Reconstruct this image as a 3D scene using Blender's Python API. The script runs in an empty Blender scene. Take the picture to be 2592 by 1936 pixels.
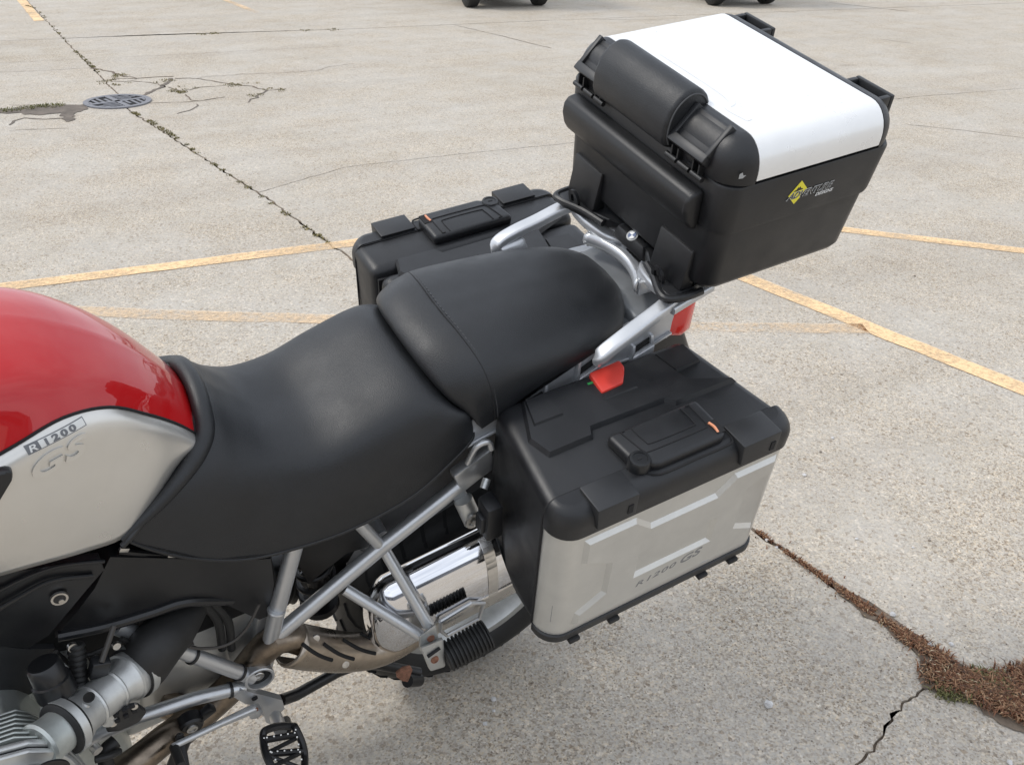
import bpy, bmesh, math, random
from mathutils import Matrix, Vector, Euler
random.seed(7)
SC = bpy.context.scene
COL = SC.collection

# ------------------------------------------------------------------ frames
# bike frame: +X rearwards, -Y the motorcycle's left side, +Z its own upright
CAM_EUL = (0.813, -0.048, -0.519)
CAM_EUL = (0.81263, -0.04757, -0.51917)
CAM_LOC = Vector((-0.534286, -1.143958, 1.919510))
FPX = 2328.43
UP = Vector((0.100749, 0.229593, 0.968058)).normalized()
G0 = -0.2690
MB = UP.rotation_difference(Vector((0, 0, 1))).to_matrix().to_4x4()
MB = Matrix.Translation((0, 0, -G0)) @ MB                      # bike frame -> world (leaning on its stand)
RC = Euler(CAM_EUL, 'XYZ').to_matrix()

# ------------------------------------------------------------------ camera
cd = bpy.data.cameras.new('camera'); cam = bpy.data.objects.new('camera', cd); COL.objects.link(cam)
cam.matrix_world = MB @ Matrix.Translation(CAM_LOC) @ RC.to_4x4()
cd.sensor_width = 36.0; cd.sensor_fit = 'HORIZONTAL'; cd.lens = 36.0 * FPX / 2592.0
cd.clip_start = 0.05; cd.clip_end = 800
SC.camera = cam

# ------------------------------------------------------------------ light: bright overcast
SUN_AZ = math.radians(148)      # direction the light comes from, in world XY
SUN_EL = math.radians(52)
sd = Vector((math.cos(SUN_EL) * math.cos(SUN_AZ), math.cos(SUN_EL) * math.sin(SUN_AZ), math.sin(SUN_EL)))
W = bpy.data.worlds.new('World'); SC.world = W; W.use_nodes = True
nt = W.node_tree; nt.nodes.clear()
wo = nt.nodes.new('ShaderNodeOutputWorld'); bg = nt.nodes.new('ShaderNodeBackground')
sky = nt.nodes.new('ShaderNodeTexSky'); sky.sky_type = 'NISHITA'; sky.sun_disc = False
sky.sun_elevation = SUN_EL; sky.sun_rotation = math.radians(90) - SUN_AZ
sky.air_density = 1.0; sky.dust_density = 2.0; sky.altitude = 200
tc = nt.nodes.new('ShaderNodeTexCoord'); mp = nt.nodes.new('ShaderNodeMapping'); mp.inputs['Scale'].default_value = (1, 1, 2.2)
nz = nt.nodes.new('ShaderNodeTexNoise'); nz.inputs['Scale'].default_value = 2.2; nz.inputs['Detail'].default_value = 5; nz.inputs['Roughness'].default_value = .55
rmp = nt.nodes.new('ShaderNodeMapRange'); rmp.inputs['From Min'].default_value = .35; rmp.inputs['From Max'].default_value = .62
rmp.inputs['To Min'].default_value = .62; rmp.inputs['To Max'].default_value = .97
mx = nt.nodes.new('ShaderNodeMix'); mx.data_type = 'RGBA'
mx.inputs['B'].default_value = (8.6, 9.05, 9.8, 1)
nt.links.new(tc.outputs['Generated'], mp.inputs['Vector']); nt.links.new(mp.outputs['Vector'], nz.inputs['Vector'])
nt.links.new(nz.outputs['Fac'], rmp.inputs['Value']); nt.links.new(rmp.outputs['Result'], mx.inputs['Factor'])
nt.links.new(sky.outputs['Color'], mx.inputs['A']); nt.links.new(mx.outputs['Result'], bg.inputs['Color'])
bg.inputs['Strength'].default_value = 0.105
nt.links.new(bg.outputs['Background'], wo.inputs['Surface'])
sl = bpy.data.lights.new('sun', 'SUN'); sl.energy = 1.3; sl.angle = math.radians(14); sl.color = (1.0, .96, .9)
so = bpy.data.objects.new('sun', sl); COL.objects.link(so); so.rotation_euler = sd.to_track_quat('Z', 'Y').to_euler(); so.location = sd * 30
vs = SC.view_settings; vs.view_transform = 'Standard'; vs.look = 'None'; vs.exposure = 0.45; vs.gamma = 1.0; vs.use_curve_mapping = False
SC.cycles.max_bounces = 8; SC.cycles.use_denoising = True

# ------------------------------------------------------------------ picture point helpers (for laying the place out)
SD = 2592.0 / 2212.0
def ray(px, py): return RC @ Vector(((px - 1296) / FPX, -(py - 968) / FPX, -1))
def Ps(px, py, y):                       # photo pixel -> bike-frame point on the plane at lateral position y
    v = ray(px, py); return CAM_LOC + v * ((y - CAM_LOC.y) / v.y)
def Pd(x, y, yy): return Ps(x * SD, y * SD, yy)
def Gs(px, py, z=0.0):                   # photo pixel -> world point on the ground
    o = MB @ CAM_LOC; v = MB.to_3x3() @ ray(px, py); p = o + v * ((z - o.z) / v.z); return Vector((p.x, p.y))
def Gd(x, y, z=0.0): return Gs(x * SD, y * SD, z)

# ------------------------------------------------------------------ materials
MATS = {}
def node_mat(name, base, rough=.5, metal=0.0, coat=0.0, spec=.5, grain=None, bump=None, bscale=400., rvar=0.0, aniso=0.0, coat_rough=.05):
    m = bpy.data.materials.new(name); m.use_nodes = True; t = m.node_tree; b = t.nodes['Principled BSDF']
    b.inputs['Base Color'].default_value = (*base, 1); b.inputs['Roughness'].default_value = rough; b.inputs['Metallic'].default_value = metal
    b.inputs['Coat Weight'].default_value = coat; b.inputs['Coat Roughness'].default_value = coat_rough; b.inputs['Specular IOR Level'].default_value = spec
    co = t.nodes.new('ShaderNodeTexCoord')
    if grain:                            # slow colour variation: dust, wear
        amt, sc = grain
        n = t.nodes.new('ShaderNodeTexNoise'); n.inputs['Scale'].default_value = sc; n.inputs['Detail'].default_value = 6; n.inputs['Roughness'].default_value = .65
        t.links.new(co.outputs['Object'], n.inputs['Vector'])
        mr = t.nodes.new('ShaderNodeMapRange'); mr.inputs['From Min'].default_value = .3; mr.inputs['From Max'].default_value = .7
        mr.inputs['To Min'].default_value = 1 - amt; mr.inputs['To Max'].default_value = 1 + amt
        mu = t.nodes.new('ShaderNodeVectorMath'); mu.operation = 'SCALE'; mu.inputs[0].default_value = base
        t.links.new(n.outputs['Fac'], mr.inputs['Value']); t.links.new(mr.outputs['Result'], mu.inputs['Scale']); t.links.new(mu.outputs['Vector'], b.inputs['Base Color'])
    if rvar:
        n = t.nodes.new('ShaderNodeTexNoise'); n.inputs['Scale'].default_value = 23; n.inputs['Detail'].default_value = 5
        t.links.new(co.outputs['Object'], n.inputs['Vector'])
        mr = t.nodes.new('ShaderNodeMapRange'); mr.inputs['From Min'].default_value = .3; mr.inputs['From Max'].default_value = .7
        mr.inputs['To Min'].default_value = max(.02, rough - rvar); mr.inputs['To Max'].default_value = min(1, rough + rvar)
        t.links.new(n.outputs['Fac'], mr.inputs['Value']); t.links.new(mr.outputs['Result'], b.inputs['Roughness'])
    if bump:
        n = t.nodes.new('ShaderNodeTexNoise'); n.inputs['Scale'].default_value = bscale; n.inputs['Detail'].default_value = 3
        t.links.new(co.outputs['Object'], n.inputs['Vector'])
        bp = t.nodes.new('ShaderNodeBump'); bp.inputs['Strength'].default_value = bump; bp.inputs['Distance'].default_value = .0006
        t.links.new(n.outputs['Fac'], bp.inputs['Height']); t.links.new(bp.outputs['Normal'], b.inputs['Normal'])
    MATS[name] = m
    return m
node_mat('plastic', (.0100, .0105, .0120), .40, grain=(.30, 11), bump=.5, bscale=1100, rvar=.07)
node_mat('plastic_smooth', (.0095, .0100, .0112), .34, grain=(.15, 14), bump=.1, bscale=600, rvar=.05)
node_mat('plastic_grey', (.017, .0178, .0195), .45, grain=(.15, 20), bump=.2, bscale=900)
node_mat('vinyl', (.0105, .0116, .0135), .45, grain=(.22, 9), bump=.9, bscale=650, rvar=.05)
node_mat('vinyl_side', (.0095, .0098, .0108), .44, grain=(.10, 9), bump=.45, bscale=500, rvar=.04)
node_mat('rubber', (.011, .011, .011), .58, grain=(.25, 30), bump=.3, bscale=300)
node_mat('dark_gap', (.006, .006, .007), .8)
node_mat('thread', (.055, .057, .06), .7)
node_mat('alu_panel', (.60, .59, .555), .34, metal=.6, grain=(.05, 18), rvar=.05)
node_mat('lid_panel', (.80, .80, .79), .30, metal=.25, grain=(.03, 12), coat=.25, rvar=.04)
node_mat('silver_paint', (.52, .53, .54), .34, metal=.75, grain=(.05, 22), rvar=.05)
node_mat('rail_paint', (.54, .555, .575), .33, metal=.6, grain=(.04, 22), rvar=.05)
node_mat('tank_silver', (.63, .615, .58), .30, metal=.75, grain=(.03, 12), coat=.2, rvar=.03)
node_mat('red_paint', (.42, .007, .009), .35, coat=1.0, spec=.1, grain=(.04, 8), coat_rough=.015)
node_mat('red_plastic', (.62, .045, .030), .42, bump=.1)
node_mat('orange_plastic', (.70, .29, .16), .45)
node_mat('green_mark', (.02, .25, .06), .5)
node_mat('chrome', (.78, .78, .80), .07, metal=1.0, grain=(.04, 15), rvar=.035)
node_mat('satin_steel', (.62, .60, .57), .30, metal=1.0, grain=(.08, 25), rvar=.07)
node_mat('heat_steel', (.36, .31, .255), .33, metal=1.0, grain=(.28, 14), rvar=.1)
node_mat('pipe_steel', (.22, .18, .14), .36, metal=1.0, grain=(.35, 30), rvar=.1, bump=.2, bscale=250)
node_mat('cast_alu', (.56, .57, .56), .42, metal=.8, grain=(.10, 35), bump=.3, bscale=500)
node_mat('fin_alu', (.50, .53, .51), .45, metal=.7, grain=(.12, 30), bump=.3, bscale=400)
node_mat('bolt_steel', (.55, .54, .52), .3, metal=1.0, grain=(.2, 90))
node_mat('rust_bolt', (.24, .12, .08), .6, metal=.5, grain=(.4, 120))
node_mat('cable_tie', (.012, .012, .013), .4)
node_mat('cable', (.05, .045, .04), .55)
node_mat('black_metal', (.009, .009, .010), .36, metal=.2, grain=(.3, 60), rvar=.1)
node_mat('yellow_print', (.74, .66, .035), .4)
node_mat('grey_print', (.36, .37, .37), .45)
node_mat('white_print', (.72, .73, .73), .45)
node_mat('dark_print', (.13, .135, .145), .4)
node_mat('label_grey', (.19, .19, .19), .5)
node_mat('tail_grey', (.20, .21, .22), .42, metal=.3, grain=(.1, 20))
node_mat('black_print', (.012, .012, .012), .45)
node_mat('badge_field', (.62, .62, .60), .4, metal=.4)
node_mat('blue_enamel', (.05, .09, .2), .3)
node_mat('stone', (.55, .54, .53), .85, grain=(.25, 60), bump=.5, bscale=200)
node_mat('stone_dark', (.20, .17, .14), .85, grain=(.25, 60), bump=.5, bscale=200)
node_mat('grate_iron', (.19, .19, .205), .6, metal=.3, grain=(.2, 40))
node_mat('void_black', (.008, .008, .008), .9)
node_mat('soil', (.15, .115, .085), .95, grain=(.5, 18), bump=1., bscale=120)
node_mat('dirt', (.135, .112, .092), .95, grain=(.35, 9), bump=1., bscale=90)
node_mat('cart_body', (.55, .57, .55), .35, coat=.3)
node_mat('cart_seat', (.45, .42, .36), .6)
def lens_mat():
    m = node_mat('red_lens', (.80, .018, .014), .12, coat=.6)
    b = m.node_tree.nodes['Principled BSDF']; b.inputs['Transmission Weight'].default_value = .10
lens_mat()
def weed_mat(name, c1, c2, c3):
    m = bpy.data.materials.new(name); m.use_nodes = True; t = m.node_tree; b = t.nodes['Principled BSDF']; b.inputs['Roughness'].default_value = .8
    g = t.nodes.new('ShaderNodeNewGeometry'); r = t.nodes.new('ShaderNodeValToRGB')
    r.color_ramp.elements[0].color = (*c1, 1); r.color_ramp.elements[1].color = (*c3, 1); e = r.color_ramp.elements.new(.5); e.color = (*c2, 1)
    t.links.new(g.outputs['Random Per Island'], r.inputs['Fac']); t.links.new(r.outputs['Color'], b.inputs['Base Color']); MATS[name] = m
weed_mat('weed_brown', (.06, .035, .022), (.20, .080, .036), (.36, .22, .12))
weed_mat('weed_straw', (.30, .22, .13), (.42, .33, .20), (.55, .46, .32))
weed_mat('weed_olive', (.06, .06, .02), (.15, .13, .045), (.30, .24, .11))
weed_mat('weed_green', (.07, .075, .025), (.13, .13, .04), (.22, .19, .08))

def concrete_mat():
    m = bpy.data.materials.new('concrete'); m.use_nodes = True; t = m.node_tree; N = t.nodes.new; L = t.links.new
    b = t.nodes['Principled BSDF']; b.inputs['Roughness'].default_value = .9; b.inputs['Specular IOR Level'].default_value = .25
    g = N('ShaderNodeNewGeometry')
    def noise(sc, det, ro=.6, dist=0):
        n = N('ShaderNodeTexNoise'); n.inputs['Scale'].default_value = sc; n.inputs['Detail'].default_value = det; n.inputs['Roughness'].default_value = ro; n.inputs['Distortion'].default_value = dist
        L(g.outputs['Position'], n.inputs['Vector']); return n
    def ramp(src, stops):
        r = N('ShaderNodeValToRGB'); r.color_ramp.elements[0].position = stops[0][0]; r.color_ramp.elements[0].color = (*stops[0][1], 1)
        r.color_ramp.elements[1].position = stops[-1][0]; r.color_ramp.elements[1].color = (*stops[-1][1], 1)
        for p, c in stops[1:-1]:
            e = r.color_ramp.elements.new(p); e.color = (*c, 1)
        L(src, r.inputs['Fac']); return r
    def mix(mode, fac, a, bb):
        x = N('ShaderNodeMix'); x.data_type = 'RGBA'; x.blend_type = mode
        if isinstance(fac, float): x.inputs['Factor'].default_value = fac
        else: L(fac, x.inputs['Factor'])
        L(a, x.inputs['A']); L(bb, x.inputs['B']); return x.outputs['Result']
    base = ramp(noise(.55, 6, .6, .3).outputs['Fac'], [(.30, (.415, .388, .345)), (.5, (.448, .422, .382)), (.72, (.465, .446, .413))])
    # aggregate: cells of two sizes
    v1 = N('ShaderNodeTexVoronoi'); v1.inputs['Scale'].default_value = 210; L(g.outputs['Position'], v1.inputs['Vector'])
    s1 = N('ShaderNodeSeparateColor'); L(v1.outputs['Color'], s1.inputs['Color'])
    ag1 = ramp(s1.outputs['Red'], [(0, (.45, .40, .35)), (.12, (.70, .63, .55)), (.45, (.94, .92, .89)), (.72, (1.10, 1.06, 1.0)), (.90, (1.08, .96, .80)), (1, (1.34, 1.32, 1.28))])
    v2 = N('ShaderNodeTexVoronoi'); v2.inputs['Scale'].default_value = 95; L(g.outputs['Position'], v2.inputs['Vector'])
    s2 = N('ShaderNodeSeparateColor'); L(v2.outputs['Color'], s2.inputs['Color'])
    ag2 = ramp(s2.outputs['Green'], [(0, (.62, .55, .47)), (.10, (.95, .94, .92)), (.55, (1.0, 1.0, 1.0)), (.86, (1.08, 1.05, .99)), (1, (1.3, 1.27, 1.22))])
    wear = ramp(noise(1.6, 5, .65).outputs['Fac'], [(.38, (.35,) * 3), (.62, (1,) * 3)])
    c = mix('MULTIPLY', wear.outputs['Color'], base.outputs['Color'], ag1.outputs['Color'])
    c = mix('MULTIPLY', .8, c, ag2.outputs['Color'])
    blot = ramp(noise(4.5, 6, .7, .6).outputs['Fac'], [(.32, (.91, .90, .885)), (.5, (1, 1, 1)), (.7, (1.05, 1.05, 1.06))])
    c = mix('MULTIPLY', .8, c, blot.outputs['Color'])
    # long drag marks and darker traffic film
    mpg = N('ShaderNodeMapping'); mpg.inputs['Rotation'].default_value = (0, 0, math.radians(-20)); mpg.inputs['Scale'].default_value = (.25, 2.2, 1); L(g.outputs['Position'], mpg.inputs['Vector'])
    nn = N('ShaderNodeTexNoise'); nn.inputs['Scale'].default_value = 1.3; nn.inputs['Detail'].default_value = 6; L(mpg.outputs['Vector'], nn.inputs['Vector'])
    film = ramp(nn.outputs['Fac'], [(.33, (.93, .925, .925)), (.55, (1, 1, 1)), (.75, (1.03, 1.03, 1.03))])
    c = mix('MULTIPLY', .9, c, film.outputs['Color'])
    spots = ramp(noise(17, 3, .5).outputs['Fac'], [(.20, (.55, .5, .46)), (.27, (1, 1, 1)), (1, (1, 1, 1))])
    c = mix('MULTIPLY', .7, c, spots.outputs['Color'])
    L(c, b.inputs['Base Color'])
    ad = N('ShaderNodeMath'); ad.operation = 'ADD'; L(v1.outputs['Distance'], ad.inputs[0]); L(noise(60, 4).outputs['Fac'], ad.inputs[1])
    bu = N('ShaderNodeBump'); bu.inputs['Strength'].default_value = .35; bu.inputs['Distance'].default_value = .002
    L(ad.outputs['Value'], bu.inputs['Height']); L(bu.outputs['Normal'], b.inputs['Normal'])
    MATS['concrete'] = m
concrete_mat()
def paint_mat(name, col, lo, hi):
    m = bpy.data.materials.new(name); m.use_nodes = True; t = m.node_tree; N = t.nodes.new; L = t.links.new
    b = t.nodes['Principled BSDF']; b.inputs['Base Color'].default_value = (*col, 1); b.inputs['Roughness'].default_value = .8
    g = N('ShaderNodeNewGeometry'); n = N('ShaderNodeTexNoise'); n.inputs['Scale'].default_value = 38; n.inputs['Detail'].default_value = 8; n.inputs['Roughness'].default_value = .8
    n2 = N('ShaderNodeTexNoise'); n2.inputs['Scale'].default_value = 2.0; n2.inputs['Detail'].default_value = 3
    L(g.outputs['Position'], n.inputs['Vector']); L(g.outputs['Position'], n2.inputs['Vector'])
    a = N('ShaderNodeMath'); a.operation = 'MULTIPLY_ADD'; a.inputs[1].default_value = .7; L(n2.outputs['Fac'], a.inputs[0]); L(n.outputs['Fac'], a.inputs[2])
    r = N('ShaderNodeMapRange'); r.inputs['From Min'].default_value = lo; r.inputs['From Max'].default_value = hi; L(a.outputs['Value'], r.inputs['Value'])
    tr = N('ShaderNodeBsdfTransparent'); ms = N('ShaderNodeMixShader'); L(r.outputs['Result'], ms.inputs['Fac']); L(tr.outputs['BSDF'], ms.inputs[1]); L(b.outputs['BSDF'], ms.inputs[2])
    L(ms.outputs['Shader'], t.nodes['Material Output'].inputs['Surface']); MATS[name] = m
paint_mat('line_paint', (.82, .57, .32), .58, .95)
paint_mat('line_paint_worn', (.78, .57, .36), .70, 1.10)

# ------------------------------------------------------------------ mesh helpers
BASE = {}                                # root object name -> base point in its frame
def base_of(p):
    while p.parent: p = p.parent
    return BASE.get(p.name, Vector((0, 0, 0)))
def finish(me, sharp=35.0):
    bm = bmesh.new(); bm.from_mesh(me)
    bmesh.ops.recalc_face_normals(bm, faces=bm.faces)
    lim = math.radians(sharp)
    for e in bm.edges:
        if len(e.link_faces) == 2 and e.calc_face_angle(0) > lim: e.smooth = False
    for f in bm.faces: f.smooth = True
    for f in bm.faces:
        if len(f.verts) > 14:
            f.smooth = False
            for e in f.edges: e.smooth = False
    bm.to_mesh(me); bm.free()
def obj(name, geo, mat, parent=None, sharp=35.0, raw=False):
    """geo: (verts, faces) or bmesh, in the frame of the thing"""
    me = bpy.data.meshes.new(name)
    if isinstance(geo, bmesh.types.BMesh): geo.to_mesh(me); geo.free()
    else: me.from_pydata([tuple(v) for v in geo[0]], [], geo[1])
    if not raw: finish(me, sharp)
    if isinstance(mat, (list, tuple)):
        for x in mat: me.materials.append(MATS[x])
    else: me.materials.append(MATS[mat])
    o = bpy.data.objects.new(name, me); COL.objects.link(o)
    if parent is not None:
        me.transform(Matrix.Translation(-base_of(parent))); o.parent = parent
    return o
def root(name, label, cat, base, mat=None, group=None):
    o = bpy.data.objects.new(name, None); COL.objects.link(o); o.empty_display_size = .1
    o.matrix_world = (MB if mat is None else mat) @ Matrix.Translation(base)
    BASE[o.name] = Vector(base); o['label'] = label; o['category'] = cat
    if group: o['group'] = group
    return o
def tag(o, label=None, cat=None, group=None, kind=None):
    if label: o['label'] = label
    if cat: o['category'] = cat
    if group: o['group'] = group
    if kind: o['kind'] = kind
    return o
def V(*a): return Vector(a)
def join(*geos):
    vs, fs = [], []
    for v, f in geos:
        k = len(vs); vs += list(v); fs += [[i + k for i in q] for q in f]
    return vs, fs
def mirror(geo):
    if isinstance(geo, bmesh.types.BMesh): geo = togeo(geo)
    return [Vector((v[0], -v[1], v[2])) for v in geo[0]], [list(reversed(f)) for f in geo[1]]
def both(geo): return join(geo, mirror(geo))
def hexa(c8, bevel=0.0, seg=2):
    """8 corners: bottom 4 (ccw) then top 4"""
    bm = bmesh.new(); vs = [bm.verts.new(c) for c in c8]
    for f in ((3, 2, 1, 0), (4, 5, 6, 7), (0, 1, 5, 4), (1, 2, 6, 5), (2, 3, 7, 6), (3, 0, 4, 7)): bm.faces.new([vs[i] for i in f])
    if bevel > 0: bmesh.ops.bevel(bm, geom=list(bm.edges), offset=bevel, segments=seg, affect='EDGES', profile=.5, clamp_overlap=True)
    return bm
def togeo(bm):
    bm.verts.index_update(); g = [v.co.copy() for v in bm.verts], [[v.index for v in f.verts] for f in bm.faces]; bm.free(); return g
def box(x0, x1, y0, y1, z0, z1, bevel=0.0, seg=2, tx=0, ty=0):
    """box; tx/ty shrink of the bottom on each side"""
    return togeo(hexa([(x0 + tx, y0 + ty, z0), (x1 - tx, y0 + ty, z0), (x1 - tx, y1 - ty, z0), (x0 + tx, y1 - ty, z0), (x0, y0, z1), (x1, y0, z1), (x1, y1, z1), (x0, y1, z1)], bevel, seg))
def xf(geo, M): return [M @ Vector(v) for v in geo[0]], geo[1]
def prism(poly, f, bevel=0.0, seg=2):
    """poly 2D outline; f(u, v, w) -> point for w in {0, 1}"""
    bm = bmesh.new(); n = len(poly)
    a = [bm.verts.new(f(u, v, 0)) for u, v in poly]; b = [bm.verts.new(f(u, v, 1)) for u, v in poly]
    bm.faces.new(list(reversed(a))); bm.faces.new(b)
    for i in range(n): bm.faces.new([a[i], a[(i + 1) % n], b[(i + 1) % n], b[i]])
    if bevel > 0: bmesh.ops.bevel(bm, geom=list(bm.edges), offset=bevel, segments=seg, affect='EDGES', profile=.5, clamp_overlap=True)
    return togeo(bm)
def cr(pts, n):
    """Catmull-Rom through pts, n steps per span"""
    P = [Vector(p) for p in pts]; out = []
    for i in range(len(P) - 1):
        p0 = P[i - 1] if i else P[0] * 2 - P[1]; p3 = P[i + 2] if i + 2 < len(P) else P[-1] * 2 - P[-2]; p1, p2 = P[i], P[i + 1]
        for k in range(n):
            t = k / n; out.append(.5 * ((2 * p1) + (p2 - p0) * t + (2 * p0 - 5 * p1 + 4 * p2 - p3) * t * t + (3 * p1 - p0 - 3 * p2 + p3) * t ** 3))
    out.append(P[-1]); return out
def sweep(path, prof, up=None, cap=True, scale=None):
    """sweep a closed 2D profile along a path"""
    vs, fs = [], []; n = len(prof); m = len(path); upv = Vector(up) if up else None
    prev = None
    for i, p in enumerate(path):
        t = (path[min(i + 1, m - 1)] - path[max(i - 1, 0)]).normalized()
        if upv is not None: side = t.cross(upv)
        elif prev is None: side = t.cross(Vector((0, 0, 1)) if abs(t.z) < .9 else Vector((0, 1, 0)))
        else: side = prev - t * prev.dot(t)
        side.normalize(); prev = side; nn = side.cross(t).normalized(); s = scale[i] if scale else 1.0
        for a, b in prof: vs.append(p + side * (a * s) + nn * (b * s))
    for i in range(m - 1):
        for j in range(n): fs.append([i * n + j, i * n + (j + 1) % n, (i + 1) * n + (j + 1) % n, (i + 1) * n + j])
    if cap: fs.append(list(range(n))[::-1]); fs.append([(m - 1) * n + j for j in range(n)])
    return vs, fs
def circ(r, n=16, ry=None): ry = ry or r; return [(r * math.cos(2 * math.pi * k / n), ry * math.sin(2 * math.pi * k / n)) for k in range(n)]
def tube(pts, r, n=16, smooth=0, scale=None):
    P = cr(pts, smooth) if smooth else [Vector(p) for p in pts]
    if scale and smooth:
        k = len(scale) - 1; m = len(P) - 1
        sc = []
        for i in range(len(P)):
            t = i / m * k; a = min(int(t), k - 1); sc.append(scale[a] + (scale[a + 1] - scale[a]) * (t - a))
        scale = sc
    return sweep(P, circ(r, n), scale=scale)
def lathe(p, axis, prof, n=28, ring=False):
    """prof: (distance along axis, radius); closed ends when radius 0; ring joins last profile point to the first"""
    a = Vector(axis).normalized(); u = a.cross(Vector((0, 0, 1)) if abs(a.z) < .9 else Vector((1, 0, 0))).normalized(); w = a.cross(u); p = Vector(p)
    vs, fs = [], []
    for d, r in prof:
        for k in range(n):
            t = 2 * math.pi * k / n; vs.append(p + a * d + (u * math.cos(t) + w * math.sin(t)) * r)
    m = len(prof)
    for i in range(m if ring else m - 1):
        i2 = (i + 1) % m
        for k in range(n): fs.append([i * n + k, i * n + (k + 1) % n, i2 * n + (k + 1) % n, i2 * n + k])
    if not ring: fs.append(list(range(n))[::-1]); fs.append([(m - 1) * n + k for k in range(n)])
    return vs, fs
def skin_grid(rings, ends=True):
    n = len(rings[0]); vs = [p for r in rings for p in r]; fs = []
    for i in range(len(rings) - 1):
        for j in range(n - 1): fs.append([i * n + j, i * n + j + 1, (i + 1) * n + j + 1, (i + 1) * n + j])
    return vs, fs
def half_loft(half, nu=6, nv=6, close=True):
    """half: rings of (x, |y|, z) from the centre line to the lower edge -> symmetric smooth body"""
    rows = [cr(r, nv) for r in half]
    rows = [list(r) for r in zip(*[cr(list(c), nu) for c in zip(*rows)])]
    full = [[Vector((p.x, p.y, p.z)) for p in reversed(r)] + [Vector((p.x, -p.y, p.z)) for p in r[1:]] for r in rows]
    vs, fs = skin_grid(full); n = len(full[0])
    if close:
        fs.append([i * n for i in range(len(full))] + [i * n + n - 1 for i in reversed(range(len(full)))])
        fs.append(list(range(n))); fs.append([(len(full) - 1) * n + j for j in range(n)][::-1])
    return vs, fs
def flat(poly, M, d=.0006):
    """thin printed shape: polygon in local XY placed by matrix M (Z is outward)"""
    n = len(poly); vs = [M @ Vector((x, y, 0)) for x, y in poly] + [M @ Vector((x, y, d)) for x, y in poly]
    fs = [list(range(n))[::-1], [n + i for i in range(n)]] + [[i, (i + 1) % n, n + (i + 1) % n, n + i] for i in range(n)]
    return vs, fs
def text_geo(body, size, M, depth=.0004, shear=0.0, offset=0.0, spacing=1.0, sx=1.0, fill=True):
    cu = bpy.data.curves.new('lettering', 'FONT'); cu.body = body; cu.size = size; cu.extrude = depth; cu.shear = shear; cu.offset = offset; cu.space_character = spacing
    cu.resolution_u = 4
    o = bpy.data.objects.new('lettering', cu); COL.objects.link(o); dg = bpy.context.evaluated_depsgraph_get()
    me = bpy.data.meshes.new_from_object(o.evaluated_get(dg)); g = [M @ Vector((v.co.x * sx, v.co.y, v.co.z + depth)) for v in me.vertices], [list(p.vertices) for p in me.polygons]
    bpy.data.objects.remove(o); bpy.data.curves.remove(cu); bpy.data.meshes.remove(me)
    return g
def basis(o, u, v):
    u = Vector(u).normalized(); v = Vector(v); v = (v - u * v.dot(u)).normalized(); n = u.cross(v)
    return Matrix(((u.x, v.x, n.x, o[0]), (u.y, v.y, n.y, o[1]), (u.z, v.z, n.z, o[2]), (0, 0, 0, 1)))
# ================================================================== the ground: concrete slabs on soil
def grid_plane(name, half, z, mat):
    return obj(name, ([V(-half, -half, z), V(half, -half, z), V(half, half, z), V(-half, half, z)], [[0, 1, 2, 3]]), mat, raw=True)
ground = grid_plane('ground', 220, -.007, 'soil'); tag(ground, kind='structure')
HALF = 90.0
B0 = [Vector((-HALF, -HALF)), Vector((HALF, -HALF)), Vector((HALF, HALF)), Vector((-HALF, HALF))]
def seg_near(p, a, b):
    d = b - a; t = max(0, min(1, (p - a).dot(d) / max(d.length_squared, 1e-12))); q = a + d * t; return (p - q).length, q
def near_edge(poly, p):
    return min(((seg_near(p, poly[i], poly[(i + 1) % len(poly)])[0], i) for i in range(len(poly))))[1]
def resample(line, seed, amp, step=.05):
    rnd = random.Random(seed); out = [line[0]]
    for a, b in zip(line, line[1:]):
        L = (b - a).length; far = ((a + b) / 2).length > 14; n = max(1, int(L / (.6 if far else step))); nn = Vector((-(b - a).y, (b - a).x)).normalized()
        n = min(n, 260)
        for k in range(1, n + 1):
            q = a.lerp(b, k / n)
            out.append(q + nn * (rnd.gauss(0, amp) if k < n else 0))
    return out
def split(poly, line, w, seed, amp=.006, step=.05):
    """cut a slab outline along a joint; w(t) is the joint width at t in 0..1"""
    P = resample(line, seed, amp, step); rnd = random.Random(seed + 99); m = len(P)
    Lf, Rt = [], []
    for i, p in enumerate(P):
        t = (P[min(i + 1, m - 1)] - P[max(i - 1, 0)]).normalized(); nn = Vector((-t.y, t.x)); ww = w(i / (m - 1)) / 2
        Lf.append(p + nn * ww * (1 + rnd.uniform(-.35, .35))); Rt.append(p - nn * ww * (1 + rnd.uniform(-.35, .35)))
    i0 = near_edge(poly, P[0]); i1 = near_edge(poly, P[-1]); n = len(poly)
    def walk(a, b):                      # vertices after edge a up to edge b, going forward
        out = []; k = a
        while True:
            k = (k + 1) % n; out.append(poly[k])
            if k == b: break
        return out
    if i0 == i1: raise ValueError('joint starts and ends on one edge')
    left = Lf + walk(i1, i0); right = list(reversed(Rt)) + walk(i0, i1)
    return left, right
def ext(a, b, d=None, poly=None):
    d_ = (b - a).normalized(); best = None; poly = poly or B0
    for i in range(len(poly)):
        p, q = poly[i], poly[(i + 1) % len(poly)]; e = q - p; den = d_.x * e.y - d_.y * e.x
        if abs(den) < 1e-9: continue
        t = ((p.x - b.x) * e.y - (p.y - b.y) * e.x) / den; u = ((p.x - b.x) * d_.y - (p.y - b.y) * d_.x) / den
        if t > 1e-4 and -1e-6 <= u <= 1 + 1e-6 and (best is None or t < best): best = t
    return b + d_ * best
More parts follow.
